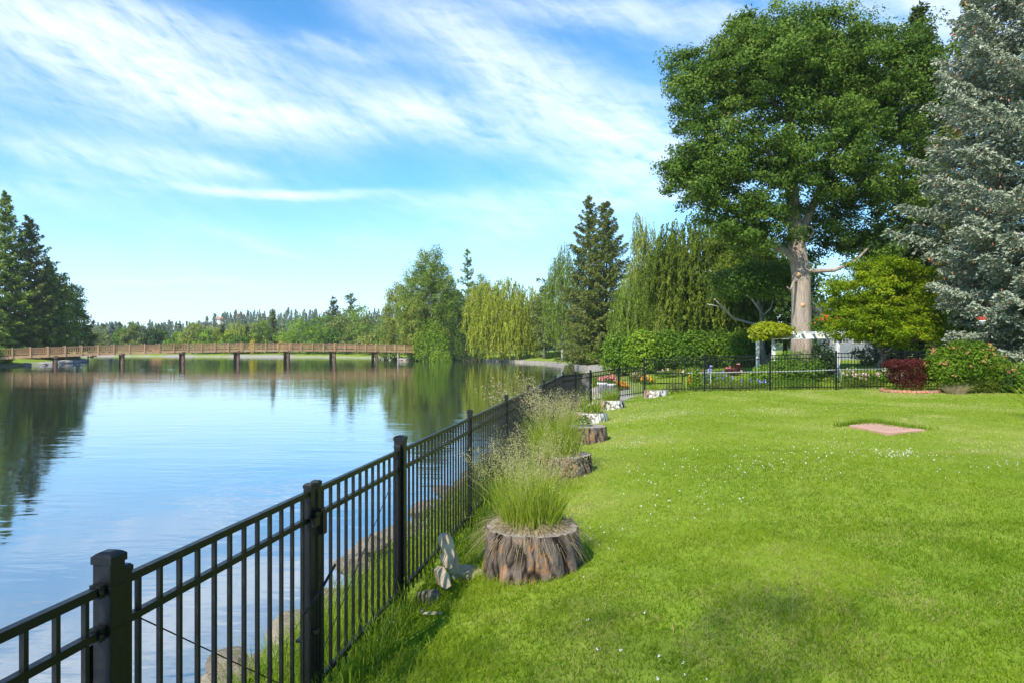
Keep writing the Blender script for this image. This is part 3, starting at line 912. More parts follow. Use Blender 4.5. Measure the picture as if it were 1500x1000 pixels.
def build_stumps():
    spec = [(779, 5.42 + .40, .405, .40, 'stump_bark', True, 'large cut stump with dark and orange flaking bark, big grass tuft growing from its top'),
            (826, 9.9 + .3, .40, .33, 'stump_bark', False, 'grey stump half hidden by tall grass, second along the fence behind the large one'),
            (859, 13.6, .39, .34, 'stump_bark', False, 'grey and brown stump with only small weeds on top, third along the fence'),
            (866.5, 17.3, .38, .27, 'stump_pale', False, 'grey stump with spiky green leaves on top, fourth along the fence'),
            (896, 20.6, .385, .29, 'stump_pale', False, 'low whitish stump with a short green grass tuft, fifth along the fence'),
            (960.5, 24.3, .40, .27, 'stump_pale', False, 'pale stump with orange bark patches standing by the fence corner post')]
    for i, (px, Y, R, H, mt, hole, lab) in enumerate(spec):
        p = at(px, 0, Y); ST.append((p, R, H))
        stump((p[0], p[1], p[2] - .02), R, H, lab, M[mt], 3 + i * 5, hole=hole)
    t = lambda i, dx=0, dy=0: (ST[i][0][0] + dx, ST[i][0][1] + dy, ST[i][0][2] + ST[i][2] - .03)
    G = 'grass tufts growing from the stumps'
    grass_clump('grass_tuft', 'thick green grass tuft with pale seed heads and straw hanging over the largest stump', 'grass tuft', t(0, .0, .02), .26, 780, .50, .42, M['grass_tall'], .0075, 105, .76, 1100, G, (-.05, .02), stem_spread=.75, head_size=.0105)
    grass_clump('grass_tuft', 'tall seeding grass tuft growing on the second stump, spilling straw down its side', 'grass tuft', t(1, -.12, 0), .36, 700, .66, .42, M['grass_tall'], .008, 140, .95, 200, G, (-.05, 0), head_size=.012)
    shrub('weed', 'small leafy weed growing on the third stump', 'weed', t(2, -.08, 0), [(0, 0, .10, .16, .16, .13)], 260, .05, M['green'], None, False)
    grass_clump('grass_tuft', 'spiky upright green leaves growing from the fourth stump', 'grass tuft', t(3, 0, 0), .26, 130, .62, .62, M['bank_blade'], .022, 12, .75, 20, G)
    grass_clump('grass_tuft', 'short dense green grass tuft on the low whitish fifth stump', 'grass tuft', t(4, -.05, 0), .25, 340, .44, .30, M['bank_blade'], .012, 0, 1, 60, G)
    grass_clump('grass_tuft', 'loose green weeds and grass on the pale corner stump', 'grass tuft', t(5, -.05, 0), .26, 120, .34, .75, M['bank_blade'], .016, 0, 1, 10, G)
    # tufts between stumps and fence
    def tuft(px, Y, lab, **k):
        p = at(px, 0, Y); grass_clump('grass_tuft', lab, 'grass tuft', p, group='tall wild grasses along the fence foot', **k)
    tuft(742, 7.5, 'wispy pale seeding grass against the fence, left of the largest stump', rad=.34, n=150, hgt=.42, spread=.4, lm=M['grass_tall'], width=.006, heads=80, hh=.92, bias=(-.05, 0), head_size=.013)
    tuft(770, 9.2, 'wispy pale seeding grass by the fence between the first and second stumps', rad=.45, n=260, hgt=.5, spread=.4, lm=M['grass_tall'], width=.007, heads=80, hh=.92, head_size=.014)
    tuft(800, 11.6, 'tall arching brown plumed grass leaning over the fence rails', rad=.30, n=260, hgt=.7, spread=.45, lm=M['grass_tall'], width=.009, heads=46, hh=1.5, bias=(-.22, 0), head_mat=M['straw'], head_size=.026)
    tuft(818, 13.2, 'broad green and straw grass by the fence beside the third stump', rad=.42, n=300, hgt=.55, spread=.4, lm=M['grass_tall'], width=.010, heads=50, hh=.95, head_size=.018)
    tuft(838, 17.6, 'thin brown seeding grass against the dark fence beside the fourth stump', rad=.3, n=90, hgt=.4, spread=.4, lm=M['grass_tall'], width=.011, heads=26, hh=.85, head_size=.02, head_mat=M['straw'])
    # leaning stones by the fence
    def stone(name, lab, loc, size, rot, seed, mat='slab', cuts=10):
        o = link(name, rock_mesh(name, seed, 1, 1, 1, cuts), M[mat], None, loc); o.scale = size; o.rotation_euler = rot
        return tag(o, lab, 'stone', None)
    def chip(name, lab, pts, Y, th, mat, seed, lay=0.0):
        """flat stone cut to an outline (zoom pixels of the photo turned to metres), th thick, lay tips it over"""
        P = [W(600 + a * .21, 690 + b * .21, Y) for a, b in pts]; c = np.mean(P, 0); bm = bmesh.new(); vs = []
        for p in P: vs.append(bm.verts.new((p[0] - c[0], -th / 2, p[2] - c[2])))
        f = bm.faces.new(vs); r = bmesh.ops.extrude_face_region(bm, geom=[f])
        for v in r['geom']:
            if isinstance(v, bmesh.types.BMVert): v.co.y += th; v.co.x *= .88; v.co.z = v.co.z * .93
        bmesh.ops.recalc_face_normals(bm, faces=bm.faces[:])
        bmesh.ops.bevel(bm, geom=bm.edges[:], offset=.004, segments=1, affect='EDGES'); bmesh.ops.triangulate(bm, faces=bm.faces[:]); bmesh.ops.subdivide_edges(bm, edges=bm.edges[:], cuts=2, use_grid_fill=True)
        for v in bm.verts: v.co += Vector((mnoise.noise(v.co * 16 + Vector((seed, 0, 0))), mnoise.noise(v.co * 16 + Vector((0, seed, 0))), mnoise.noise(v.co * 16 + Vector((0, 0, seed))))) * .006
        me = bpy.data.meshes.new(name); bm.to_mesh(me); bm.free()
        o = link(name, me, M[mat], None, tuple(c)); o.rotation_euler = (lay, 0, .35); return tag(o, lab, 'stone')
    chip('stone_slab', 'upright pale stone slab leaning against the fence, tallest of the group by the big stump', [(212, 458), (232, 434), (264, 430), (290, 470), (300, 520), (300, 580), (288, 650), (260, 672), (228, 650), (220, 612), (240, 575), (224, 540), (210, 505)], 5.70, .17, 'slab', 1, -.10)
    chip('stone_slab', 'narrow brown stone slab tilted behind the upright pale slab', [(282, 515), (302, 528), (322, 575), (334, 640), (328, 740), (300, 770), (282, 700), (276, 620)], 5.86, .16, 'slab', 5, -.06)
    chip('stone_slab', 'small squarish beige stone at the foot of the upright slab', [(178, 682), (226, 658), (256, 710), (274, 790), (230, 815), (200, 790)], 5.52, .18, 'slab', 8, -.2)
    x, y, z = at(685, 0, 5.88)
    o = link('stone_slab', rock_mesh('stone_slab', 15, 1, 1, 1, 11), M['slab'], None, (x, y, z + .03)); o.scale = (.30, .34, .09); o.rotation_euler = (.06, .05, .3); tag(o, 'flat grey stone lying in grass between the slabs and the big stump', 'stone')
    x, y, z = at(628, 0, 5.35); stone('rough_stone', 'rough mossy grey stone half sunk in the grass by the post', (x, y, z + .02), (.22, .22, .20), (0, .1, .9), 18, 'rock')
    for (px, Y, lab, s, rz, sd) in ((578, 4.93, 'pale bark chip lying on the grass beside the gate post', (.085, .03, .02), .2, 21),
                                (634, 5.0, 'broken brown bark strip lying in grass below the stone slabs', (.20, .045, .035), .35, 23),
                                (617, 5.1, 'small dark wood fragment lying beside the bark strip', (.09, .04, .03), 1.2, 24)):
        x, y, z = at(px, 0, Y); o = link('bark_chip', rock_mesh('bark_chip', sd), M['chip'], None, (x, y, z + .025)); o.scale = s; o.rotation_euler = (0, .1, rz)
        tag(o, lab, 'bark chip')
    # bank rocks
    protos = [rock_mesh('bank_rock', 30 + k, 1, 1, .8) for k in range(5)]
    y = 3.3; i = 0
    while y < 19.5:
        s = .22 + .26 * random.random(); off = -.88 + random.uniform(-.10, .14)
        p = FL(y, off); o = link('bank_rock', protos[i % 5], M['rock'], None, (p[0], p[1], gz(*p) + .07 + .08 * random.random() + (.08 if 6.5 < y < 11 else 0)))
        o.scale = (s * random.uniform(.9, 1.3), s * random.uniform(1.0, 1.6), s * random.uniform(.6, 1.0)); o.rotation_euler = (random.uniform(-.25, .25), random.uniform(-.25, .25), random.uniform(0, 6))
        tag(o, 'rough beige rock edging the lake bank behind the black picket fence', 'rock', 'rocks edging the lake bank behind the fence')
        if random.random() < .75:
            p = FL(y + .1, off - .26); s2 = s * 1.15
            o = link('bank_rock', protos[(i + 2) % 5], M['rock'], None, (p[0], p[1], gz(*p) + .0)); o.scale = (s2, s2 * 1.2, s2 * 1.1); o.rotation_euler = (.2, .1, random.uniform(0, 6))
            tag(o, 'rough beige rock edging the lake bank behind the black picket fence', 'rock', 'rocks edging the lake bank behind the fence')
        i += 1; y += s * random.uniform(.85, 1.25) if y < 12 else s * 1.5


build_stumps()


# ------------------------------------------------------------------ grass
def inside_stump(x, y):
    k = np.zeros(x.shape, bool)
    for p, R, H in ST: k |= (x - p[0]) ** 2 + (y - p[1]) ** 2 < (R * .96) ** 2
    return k


PAV = [(W(1244, 0, 13.95)[0], 13.95), (W(1300, 0, 12.75)[0], 12.75), (W(1355, 0, 13.2)[0], 13.2), (W(1276, 0, 14.5)[0], 14.5)]
_c = np.mean(PAV, 0); PAVS = [tuple(_c + (np.array(p) - _c) * .95) for p in PAV]
RING = (14.02, 24.0)  # brick ring centre


def in_poly(x, y, poly):
    ins = np.zeros(x.shape, bool)
    for i in range(len(poly)):
        ax, ay = poly[i]; bx, by = poly[(i + 1) % len(poly)]
        ins ^= ((ay > y) != (by > y)) & (x < (bx - ax) * (y - ay) / (by - ay + 1e-12) + ax)
    return ins


def build_grass():
    zones = [(1.6, 3.6, 6400, .044, .0040), (3.6, 6.5, 5200, .042, .0048), (6.5, 11, 2200, .042, .0075), (11, 17, 900, .042, .011), (17, 26.2, 420, .044, .017)]
    Q = []; T = []
    for (y0, y1, dens, hh, w) in zones:
        xa = .162 * y0 - 1.72 - .2; xb = .80 * y1 + 1.2
        n = int((xb - xa) * (y1 - y0) * dens)
        x = xa + (xb - xa) * rng.random(n); y = y0 + (y1 - y0) * rng.random(n)
        k = (x < .80 * y + 1.0) & (x > .162 * y - 1.72 + .05) & (x - .162 * y + 1.72 > 0) & (x < 24)
        k &= (rng.random(n) < .42 + .9 * vn(x, y, .16, 3))
        k &= ~inside_stump(x, y) & ~in_poly(x, y, PAVS) & ((x - RING[0]) ** 2 + (y - RING[1]) ** 2 > .98 ** 2)
        k &= (y < 25.75 - .12 * np.clip(x - 5, 0, 3)) & ((x > 5.0) | (y < 19 + (x - 1.2) * 1.85))
        x = x[k]; y = y[k]; n = len(x)
        patch = fbm(x, y, 2.6, 12, 4); fine = vn(x, y, .35, 6)
        long_ = sstep(1.6, .5, x - .162 * y + 1.72)   # unmown strip along the fence
        h = hh * (.45 + .7 * rng.random(n)) * (.7 + .6 * fine) * (1 + long_ * (.3 + 1.1 * rng.random(n)))
        b = np.stack([x, y, ground(x, y) - .006], 1)
        ln = rng.normal(size=(n, 2)) * (h * .62)[:, None]
        V, _ = ribbons(b, h, ln, w * (.7 + .6 * rng.random(n)), 2)
        dry = np.clip((vn(x, y, 1.5, 15) - .52) * 2.2, 0, .45) + .35 * (rng.random(n) < .05)
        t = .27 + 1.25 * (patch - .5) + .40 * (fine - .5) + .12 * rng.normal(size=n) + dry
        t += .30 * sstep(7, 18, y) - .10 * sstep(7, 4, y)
        Q.append(V); T.append(np.tile(t, 2))
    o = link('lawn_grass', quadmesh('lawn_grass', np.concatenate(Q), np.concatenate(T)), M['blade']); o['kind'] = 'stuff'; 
    tag(o, 'short mown green grass of the lawn with paler dry patches', 'grass')
    Q = []
    for (px, py, sx, sy, n) in ((1085, 858, 1.0, .30, 5200), (985, 905, .7, .25, 3200), (1270, 885, .5, .15, 1500), (930, 640, 1.2, .6, 900), (1010, 735, 1.2, .4, 1500), (690, 840, .25, .12, 700), (735, 875, .35, .12, 900), (1150, 950, .5, .12, 1500), (1330, 780, .6, .3, 900), (1180, 690, 1.4, .5, 900)):
        n = int(n * .55); Y0 = EYE * 1000 / (py - HOR); x = (px - 750) / 1000 * Y0 + sx * rng.normal(size=n); y = Y0 + sy * 1.6 * rng.normal(size=n)
        k = (vn(x, y, .30, 31) > .40) & (sdf(x, y) > 1.6) & ~inside_stump(x, y); x = x[k]; y = y[k]; n = len(x)
        V, _ = ribbons(np.stack([x, y, ground(x, y) - .004], 1), .022 + .026 * rng.random(n), rng.normal(size=(n, 2)) * .030, .0022 + .0004 * y, 2); Q.append(V)
    V = np.concatenate(Q); o = link('dry_thatch', quadmesh('dry_thatch', V, rng.random(len(V))), leafmat('thatch', (.22, .19, .06), (.42, .37, .15), None, .2, .7, .1)); o['kind'] = 'stuff'; tag(o, 'thin brown dead grass patches scattered through the mown lawn', 'grass')
    # bank grass on both sides of the fence foot
    Q = []; T = []
    for (y0, y1, n, w, hs) in ((1.2, 7, 17000, .0048, 1.0), (7, 13, 9000, .008, 1.1), (13, 24, 6500, .013, 1.1)):
        y = y0 + (y1 - y0) * rng.random(n); off = np.maximum(rng.normal(size=n) * .38 - .16, -.80 + .12 * rng.normal(size=n))
        p = np.stack([.162 * y - 1.72 + off * U[1], y - off * U[0]], 1)
        d = sdf(p[:, 0], p[:, 1]); k = (d > .30) & (off < .22) & (vn(p[:, 0], p[:, 1], .3, 9) > .25) & ~inside_stump(p[:, 0], p[:, 1])
        p = p[k]; n = len(p)
        h = hs * (.08 + .20 * rng.random(n) ** 1.6 + .14 * (rng.random(n) < .12)) * (.6 + .8 * vn(p[:, 0], p[:, 1], .5, 2))
        b = np.stack([p[:, 0], p[:, 1], ground(p[:, 0], p[:, 1]) - .02], 1)
        V, _ = ribbons(b, h, rng.normal(size=(n, 2)) * (h * .38)[:, None], w * (.7 + .7 * rng.random(n)), 3)
        Q.append(V); T.append(np.tile(.42 + .2 * rng.normal(size=n), 3))
    o = link('bank_grass', quadmesh('bank_grass', np.concatenate(Q), np.concatenate(T)), M['bank_blade']); o['kind'] = 'stuff'
    tag(o, 'longer bright green grass growing along the fence foot and lake bank', 'grass')
    # garden grass beyond the back fence
    n = 42000; y = 26.2 + 28 * rng.random(n) ** 1.4; x = 3 + (.45 * y + 3) * rng.random(n)
    k = (sdf(x, y) > 2.0); x = x[k]; y = y[k]; n = len(x)
    h = .05 + .06 * rng.random(n); b = np.stack([x, y, ground(x, y) - .01], 1)
    V, _ = ribbons(b, h, rng.normal(size=(n, 2)) * .05, .03 + .03 * rng.random(n), 1)
    o = link('garden_grass', quadmesh('garden_grass', V, .5 + .2 * rng.normal(size=n)), M['blade']); o['kind'] = 'stuff'; tag(o, 'sunlit mown grass of the garden beyond the back fence', 'grass')
    # clover
    cx = []
    def patch(px, py, spx, spy, n):
        n = max(4, int(n * .6))
        q = rng.normal(size=(n, 2)) * (spx, spy) + (px, py)
        q = q[q[:, 1] > 574]
        Y = EYE * 1000 / (q[:, 1] - HOR); cx.append(np.stack([(q[:, 0] - 750) / 1000 * Y, Y], 1))
    for a in ((1310, 669, 34, 3.5, 150), (1180, 674, 55, 11, 130), (1075, 683, 70, 12, 80), (1000, 690, 60, 14, 50), (1010, 606, 60, 4, 150), (930, 612, 30, 5, 60), (1190, 603, 60, 3, 90),
              (1080, 585, 80, 3, 120), (920, 640, 30, 6, 70), (960, 720, 40, 12, 34), (1060, 745, 40, 10, 34), (1230, 655, 140, 14, 90), (1420, 690, 50, 12, 40), (905, 770, 30, 14, 22), (1000, 965, 40, 22, 9),
              (1480, 684, 22, 4, 40), (1390, 581, 40, 1.5, 50), (900, 870, 40, 45, 10), (1290, 575.8, 100, 1.6, 60), (980, 590, 40, 3, 60)):
        patch(*a)
    P = np.concatenate(cx); P = P[(sdf(P[:, 0], P[:, 1]) > 2) & ~in_poly(P[:, 0], P[:, 1], PAV)]; n = len(P)
    c = np.stack([P[:, 0], P[:, 1], ground(P[:, 0], P[:, 1]) + .045 + .02 * rng.random(n)], 1)
    s = np.clip(.010 * (.6 + .7 * rng.random(n)) * (1 + .014 * P[:, 1]), 0, .05)
    V = np.concatenate([leafq(c + rng.normal(size=(n, 3)) * s[:, None] * .3, s, np.array((0, -.4, .8)), .9, .9, None, 1, .35) for _ in range(5)])
    o = link('clover_blossoms', quadmesh('clover_blossoms', V, rng.random(len(V))), M['clover']); o['kind'] = 'stuff'; tag(o, 'tiny white clover blossoms scattered in drifts over the lawn', 'clover')


build_grass()


# ------------------------------------------------------------------ lawn features: brick slab, ring, barberry
def build_lawn_features():
    P = np.array(PAV); c = P.mean(0); zz = max(gz(*p) for p in PAV) + .02
    m = MB(); vs = [(p[0] - c[0], p[1] - c[1], 0.0) for p in P]; e = [(v[0] * .985, v[1] * .985, .012) for v in vs]; lo = [(v[0], v[1], -.08) for v in vs]
    m.add(lo + vs + e, [(0, 1, 5, 4), (1, 2, 6, 5), (2, 3, 7, 6), (3, 0, 4, 7), (4, 5, 9, 8), (5, 6, 10, 9), (6, 7, 11, 10), (7, 4, 8, 11), (8, 9, 10, 11)])
    o = m.obj('brick_pad', M['paving'], None, False, (c[0], c[1], zz)); tag(o, 'flat pinkish brick pad set into the lawn', 'paving')
    # dark uncut grass along its back edge
    n = 1500; t = rng.random(n); a = np.array(PAV[0]); b = np.array(PAV[3]); d = np.array(PAV[2])
    p = np.where((t < .45)[:, None], a + (b - a) * (t / .45)[:, None], b + (d - b) * ((t - .45) / .55)[:, None]) + rng.normal(size=(n, 2)) * (.16, .05) + (0, .10)
    V, _ = ribbons(np.stack([p[:, 0], p[:, 1], ground(p[:, 0], p[:, 1])], 1), .06 + .09 * rng.random(n), rng.normal(size=(n, 2)) * .05, .010 + .006 * rng.random(n), 2)
    o = link('uncut_grass', quadmesh('uncut_grass', V, np.tile(.12 + .15 * rng.random(n), 2)), M['bank_blade']); o['kind'] = 'stuff'; tag(o, 'darker uncut grass fringing the back of the brick pad', 'grass')
    # ring of bricks, each a thing of its own
    bm = bmesh.new(); bmesh.ops.create_cube(bm, size=1)
    for v in bm.verts: v.co = (v.co.x * .10, v.co.y * .20, v.co.z * .085)
    bmesh.ops.bevel(bm, geom=list(bm.edges), offset=.008, segments=2, affect='EDGES')
    me = bpy.data.meshes.new('edging_brick'); bm.to_mesh(me); bm.free()
    for k in range(44):
        a = 2 * PI * k / 44; x = RING[0] + .93 * math.cos(a); y = RING[1] + .93 * math.sin(a)
        o = link('edging_brick', me, M['brick'], None, (x, y, gz(x, y) + .05 + random.uniform(-.008, .01))); o.rotation_euler = (random.uniform(-.05, .05), random.uniform(-.05, .05), a + random.uniform(-.08, .08))
        o.scale = (1, .62, 1)
        tag(o, 'worn red edging brick in the ring around the dark red shrub', 'brick', 'bricks ringing the dark red shrub')
    z = gz(*RING)
    b = shrub('barberry_shrub', 'clipped dark red barberry shrub, wider at its flat top, inside the brick ring', 'shrub', (RING[0] - .04, RING[1], z),
          [(0, 0, .90, .88, .74, .28), (0, 0, .60, .80, .66, .36), (-.58, -.12, .96, .36, .46, .20), (.56, -.1, .96, .36, .46, .20), (0, -.15, 1.0, .6, .5, .16), (-.36, -.1, .58, .46, .5, .4), (.36, -.1, .58, .46, .5, .4), (0, 0, .30, .54, .50, .30)], 17000, .042, M['red'], None, True, (12, .13), None, .6, .4)
    grass_clump('ring_planting', 'low green weeds filling the brick ring under the dark red shrub', 'weeds', (RING[0], RING[1], z + .02), .78, 420, .22, .35, M['bank_blade'], .022)
    # shrubs at the right edge of the lawn
    p = at(1413, 0, 23.3)
    shrub('rhododendron', 'large green rhododendron with faded brown blossoms beside the red shrub', 'shrub', p,
          [(0, 0, .95, 1.15, 1.0, .85), (-.7, -.1, .8, .60, .7, .75), (.75, 0, .7, .8, .8, .65), (.1, 0, 1.35, .7, .7, .45), (1.25, .1, .5, .6, .6, .5)], 17000, .10, M['rhodo'], None, True, (11, .17), (M['deadbloom'], 85, .085, 'faded_blossoms'), .36)
    p = at(1400, 0, 22.75); grass_clump('dry_grass', 'dry straw coloured grass mound drooping at the rhododendron foot', 'grass tuft', p, .26, 500, .42, .95, M['straw'], .012)
    p = at(1437, 0, 23.0)
    shrub('low_shrub', 'low dark green clipped shrub in shade under the blue spruce', 'shrub', p, [(0, 0, .28, .62, .45, .34), (-.4, 0, .25, .5, .4, .30), (.4, 0, .25, .5, .4, .30)], 9000, .05, M['weep_dark'], None, True, (10, .12), None, .3)
    p = at(1472, 0, 22.9)
    shrub('flowering_shrub', 'dark leafy shrub with magenta blossoms under the blue spruce', 'shrub', p, [(0, 0, .42, .45, .4, .42)], 3200, .09, M['dark'], None, True, (9, .18), (M['magenta'], 7, .10, 'blossoms'))
    p = at(1512, 0, 22.4)
    shrub('round_shrub', 'rounded plain green shrub at the edge of the lawn beside the flowering shrub', 'shrub', p, [(0, 0, .5, .55, .5, .55)], 5200, .06, M['green'], None, True, (10, .13))
    p = at(1526, 0, 15.2)
    grass_clump('iris_plant', 'clump of long bright green sword leaves reaching in over the lawn edge', 'plant', (p[0], p[1], p[2]), .22, 90, .95, .75, M['bank_blade'], .035, 0, 1, 0, None, (-.12, 0))


build_lawn_features()


# ------------------------------------------------------------------ big trees on the right
def build_right_trees():
    # cottonwood
    Y = 40.; p = at(1174, 0, Y); b = lambda px, py, rx, rz, dy=0, ry=None: ((px - 750) * .04 - p[0], dy, EYE - (py - HOR) * .04 - p[2], rx, ry or rx * .9, rz)
    ells = [b(1050, 250, 3.2, 3.1, -.5), b(1030, 150, 2.5, 2.4, -.5), b(1130, 110, 3.6, 3.4, -1.), b(1085, 85, 2.6, 2.7), b(1180, 230, 3.6, 3.4, -1.5), b(1235, 95, 3.0, 3.1), b(1010, 270, 2.2, 1.8, -1),
            b(1090, 330, 2.7, 1.9, -1), b(1290, 160, 2.6, 3.2, .5), b(1342, 90, 2.0, 2.6), b(1210, 330, 2.6, 1.8, 1), b(1270, 270, 2.2, 2.2), b(1165, 72, 2.6, 2.9, 1), b(1290, 75, 2.0, 2.6, 1), b(1195, 60, 1.7, 2.3, .5), b(1365, 130, 1.5, 1.9), b(1378, 205, 1.4, 1.7, .5), b(1360, 270, 1.5, 1.6, .5), b(1010, 100, 1.6, 1.5),
            b(1120, 405, 2.4, 1.3, 2.5), b(1290, 360, 1.8, 1.3, 1)]
    root = broad('cottonwood_tree', 'huge leafy cottonwood with a thick pale furrowed trunk rising behind the white pergola', 'tree', p, [(*e[:3], e[3] * .93, e[4] * .93, e[5] * .93) for e in ells], 1750, 165, .160, .72, M['cotton'], M['bark'], .50, None, 21.0, 0, .62, .30)
    # own trunk with the fork, stubs and scars seen below the crown
    for ch in list(root.children):
        if ch.name.startswith('trunk'): bpy.data.objects.remove(ch)
    q = lambda px, py, dy=0: np.array(((px - 750) * .04 - p[0], dy, EYE - (py - HOR) * .04 - p[2]))
    m = MB(); h0 = np.array((0, 0, -.3))
    T = [q(1175, 545), q(1174, 500), q(1174, 450), q(1173, 400), q(1168, 370), q(1164, 330), q(1160, 270), q(1158, 190), q(1152, 120), q(1148, 60)]
    m.tube(T, [.72, .58, .54, .52, .50, .40, .33, .26, .18, .08], 18)
    lim = lambda pts, r0, r1, n=8: m.tube(pts, np.linspace(r0, r1, len(pts)), n)
    lim([q(1168, 392), q(1160, 378, -.2), q(1150, 371, -.4), q(1138, 368, -.6), q(1110, 355, -.8), q(1080, 320, -1)], .30, .10)
    lim([q(1166, 360), q(1176, 335), q(1196, 290), q(1215, 230), q(1235, 150), q(1245, 60)], .30, .06)
    lim([q(1172, 395), q(1190, 398, -.3), q(1215, 398, -.6), q(1245, 385, -.6), q(1285, 350, 0)], .16, .05)
    lim([q(1160, 290), q(1130, 240, -.5), q(1090, 200, -1), q(1050, 170, -1)], .20, .05)
    lim([q(1160, 330), q(1110, 300, .5), q(1060, 270, 0), q(1015, 262, 0)], .18, .04)
    lim([q(1215, 230), q(1270, 170, 0), q(1310, 110, .5), q(1345, 60, .5)], .14, .03)
    lim([q(1158, 190), q(1110, 120, -.5), q(1060, 80, 0)], .14, .03)
    lim([q(1162, 413, -.4), q(1153, 416, -.9), q(1147, 424, -1.2), q(1143, 428, -1.4), q(1137, 424, -1.6)], .09, .03, 6)
    lim([q(1178, 356, -.3), q(1183, 347, -.7), q(1184, 340, -.8), q(1178, 336, -.8), q(1172, 338, -.8)], .07, .03, 6)
    lim([q(1160, 345, -.3), q(1158, 338, -.6), q(1163, 333, -.8), q(1172, 336, -.9)], .05, .02, 6)
    tr = m.obj('trunk', M['bark'], root, True)
    s = MB()
    for (px, py, r) in ((1165, 404, .13), (1171, 448, .13)):
        c = q(px, py, -.50); s.tube([c + (0, -.04, 0), c + (0, .08, 0)], [r, r * 1.15], 12)
    s.obj('branch_scar', flatmat('scar_wood', (.40, .20, .08), (.52, .36, .22), 9, .9), tr, True)
    for k in range(26):
        pass
    # blue spruce
    p = at(1528, 0, 26.2)
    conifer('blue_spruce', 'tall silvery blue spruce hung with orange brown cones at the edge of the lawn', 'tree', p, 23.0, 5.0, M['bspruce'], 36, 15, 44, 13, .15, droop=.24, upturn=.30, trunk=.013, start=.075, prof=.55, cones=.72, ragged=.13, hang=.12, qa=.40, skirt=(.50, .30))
    # rest of the stand at the right
    p = at(1428, 0, 39.); H = (HOR + 70) * .039 + EYE
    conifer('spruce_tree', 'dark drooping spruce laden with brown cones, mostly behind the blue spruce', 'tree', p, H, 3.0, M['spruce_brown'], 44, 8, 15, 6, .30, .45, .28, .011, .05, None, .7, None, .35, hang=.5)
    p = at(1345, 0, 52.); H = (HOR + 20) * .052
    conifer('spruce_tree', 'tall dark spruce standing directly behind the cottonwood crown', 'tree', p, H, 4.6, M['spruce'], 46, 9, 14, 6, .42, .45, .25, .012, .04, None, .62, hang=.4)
    # bright maple
    Y = 31.; p = at(1290, 0, Y); b = lambda px, py, rx, rz, dy=0: ((px - 750) * .031 - p[0], dy, EYE - (py - HOR) * .031 - p[2], rx, rx * .95, rz)
    broad('maple_tree', 'rounded bright yellow green maple behind the back fence beside the blue spruce', 'tree', p,
          [b(1290, 440, 2.3, 1.75), b(1250, 470, 1.35, .95, -.6), b(1335, 455, 1.35, 1.15, -.5), b(1290, 400, 1.45, .8), b(1235, 430, 1.0, .8, -.2), b(1350, 480, .95, .7, -.4), b(1300, 485, 1.7, .65, -.9), b(1225, 485, .6, .45, -.4), b(1335, 410, .9, .7)], 620, 105, .105, .40, M['maple'], M['bark_grey'], .16, None, 3.0, 24, .45, .4)
    # weeping trees at the middle
    Y = 62.; p = at(1040, 0, Y); b = lambda px, py, rx, rz, dy=0: ((px - 750) * .062 - p[0], dy, EYE - (py - HOR) * .062 - p[2], rx, rx * .9, rz)
    weeping('weeping_tree', 'broad dark weeping tree with long hanging curtains left of the cottonwood trunk', 'tree', p, [b(1040, 380, 5.2, 3.6), b(1000, 370, 3.0, 3.2, -.5), b(1090, 400, 3.6, 3.0), b(985, 430, 2.2, 1.8, -1), b(1040, 440, 4.6, 1.8, -1.5), b(1075, 350, 2.4, 2.0, -1), b(960, 400, 1.8, 2.0, -1)], 1700, 2.5, .32, M['weep_dark'], M['bark_grey'], .3, None, .8, per=13.)
    Y = 54.; p = at(1119, 0, Y); b = lambda px, py, rx, rz, dy=0: ((px - 750) * .054 - p[0], dy, EYE - (py - HOR) * .054 - p[2], rx, rx * .9, rz)
    r = broad('birch_tree', 'shaded birch with grey trunk and pale bare side branches between the weeping tree and cottonwood', 'tree', p, [b(1115, 400, 2.6, 1.6), b(1080, 390, 1.8, 1.4), b(1150, 400, 1.5, 1.4, 1), b(1095, 360, 2.5, 1.6, 1)], 300, 110, .20, .8, M['weep_dark'], M['bark_grey'], .26, None, 6.5, 10, .7, .3)
    q = lambda px, py, dy=0: np.array(((px - 750) * .054 - p[0], dy, EYE - (py - HOR) * .054 - p[2]))
    m = MB()
    for pts, r0 in (([q(1117, 478), q(1085, 472, -1), q(1062, 468, -2), q(1048, 455, -2.4), q(1036, 447, -2.8), q(1030, 442, -3)], .10), ([q(1062, 468, -2), q(1040, 452, -2.5), q(1020, 449, -3)], .05), ([q(1118, 462), q(1105, 450, -.6), q(1092, 438, -1.2), q(1075, 430, -1.5)], .10), ([q(1119, 462), q(1127, 452, -.3), q(1130, 440, -.4)], .06), ([q(1085, 430, -1.5), q(1060, 420, -2), q(1040, 408, -2), q(1028, 400, -2)], .04)):
        m.tube(pts, np.linspace(r0, r0 * .4, len(pts)), 6)
    m.obj('bare_branch', M['bark_birch'], r, True)
    # dark mass behind: separate trees
    for (px, Y, top, hw, lab) in ((1060, 84, 360, 60, 'dark leafy tree filling the gap behind the weeping tree'), (1150, 80, 350, 62, 'dark leafy tree directly behind the cottonwood trunk'), (1000, 96, 395, 55, 'dark leafy tree behind the pale birch curtains'), (1235, 88, 440, 34, 'dark tree behind the gap right of the cottonwood trunk'), (1345, 70, 330, 60, 'dark leafy tree behind the bright maple'), (1450, 60, 380, 70, 'dark leafy tree hidden low behind the blue spruce')):
        p = at(px, 0, Y); f = Y / 1000; H = (HOR - top) * f + EYE - p[2]; w = hw * f
        broad('garden_tree', lab, 'tree', p, [(0, 0, H * .58, w, w, H * .40), (w * .5, 0, H * .40, w * .7, w * .7, H * .32), (-w * .5, 0, H * .42, w * .7, w * .7, H * .34)], 150, 75, .42, 1.5, M['dark'], M['bark_dark'], .28, None, None, 8, .7, .3)
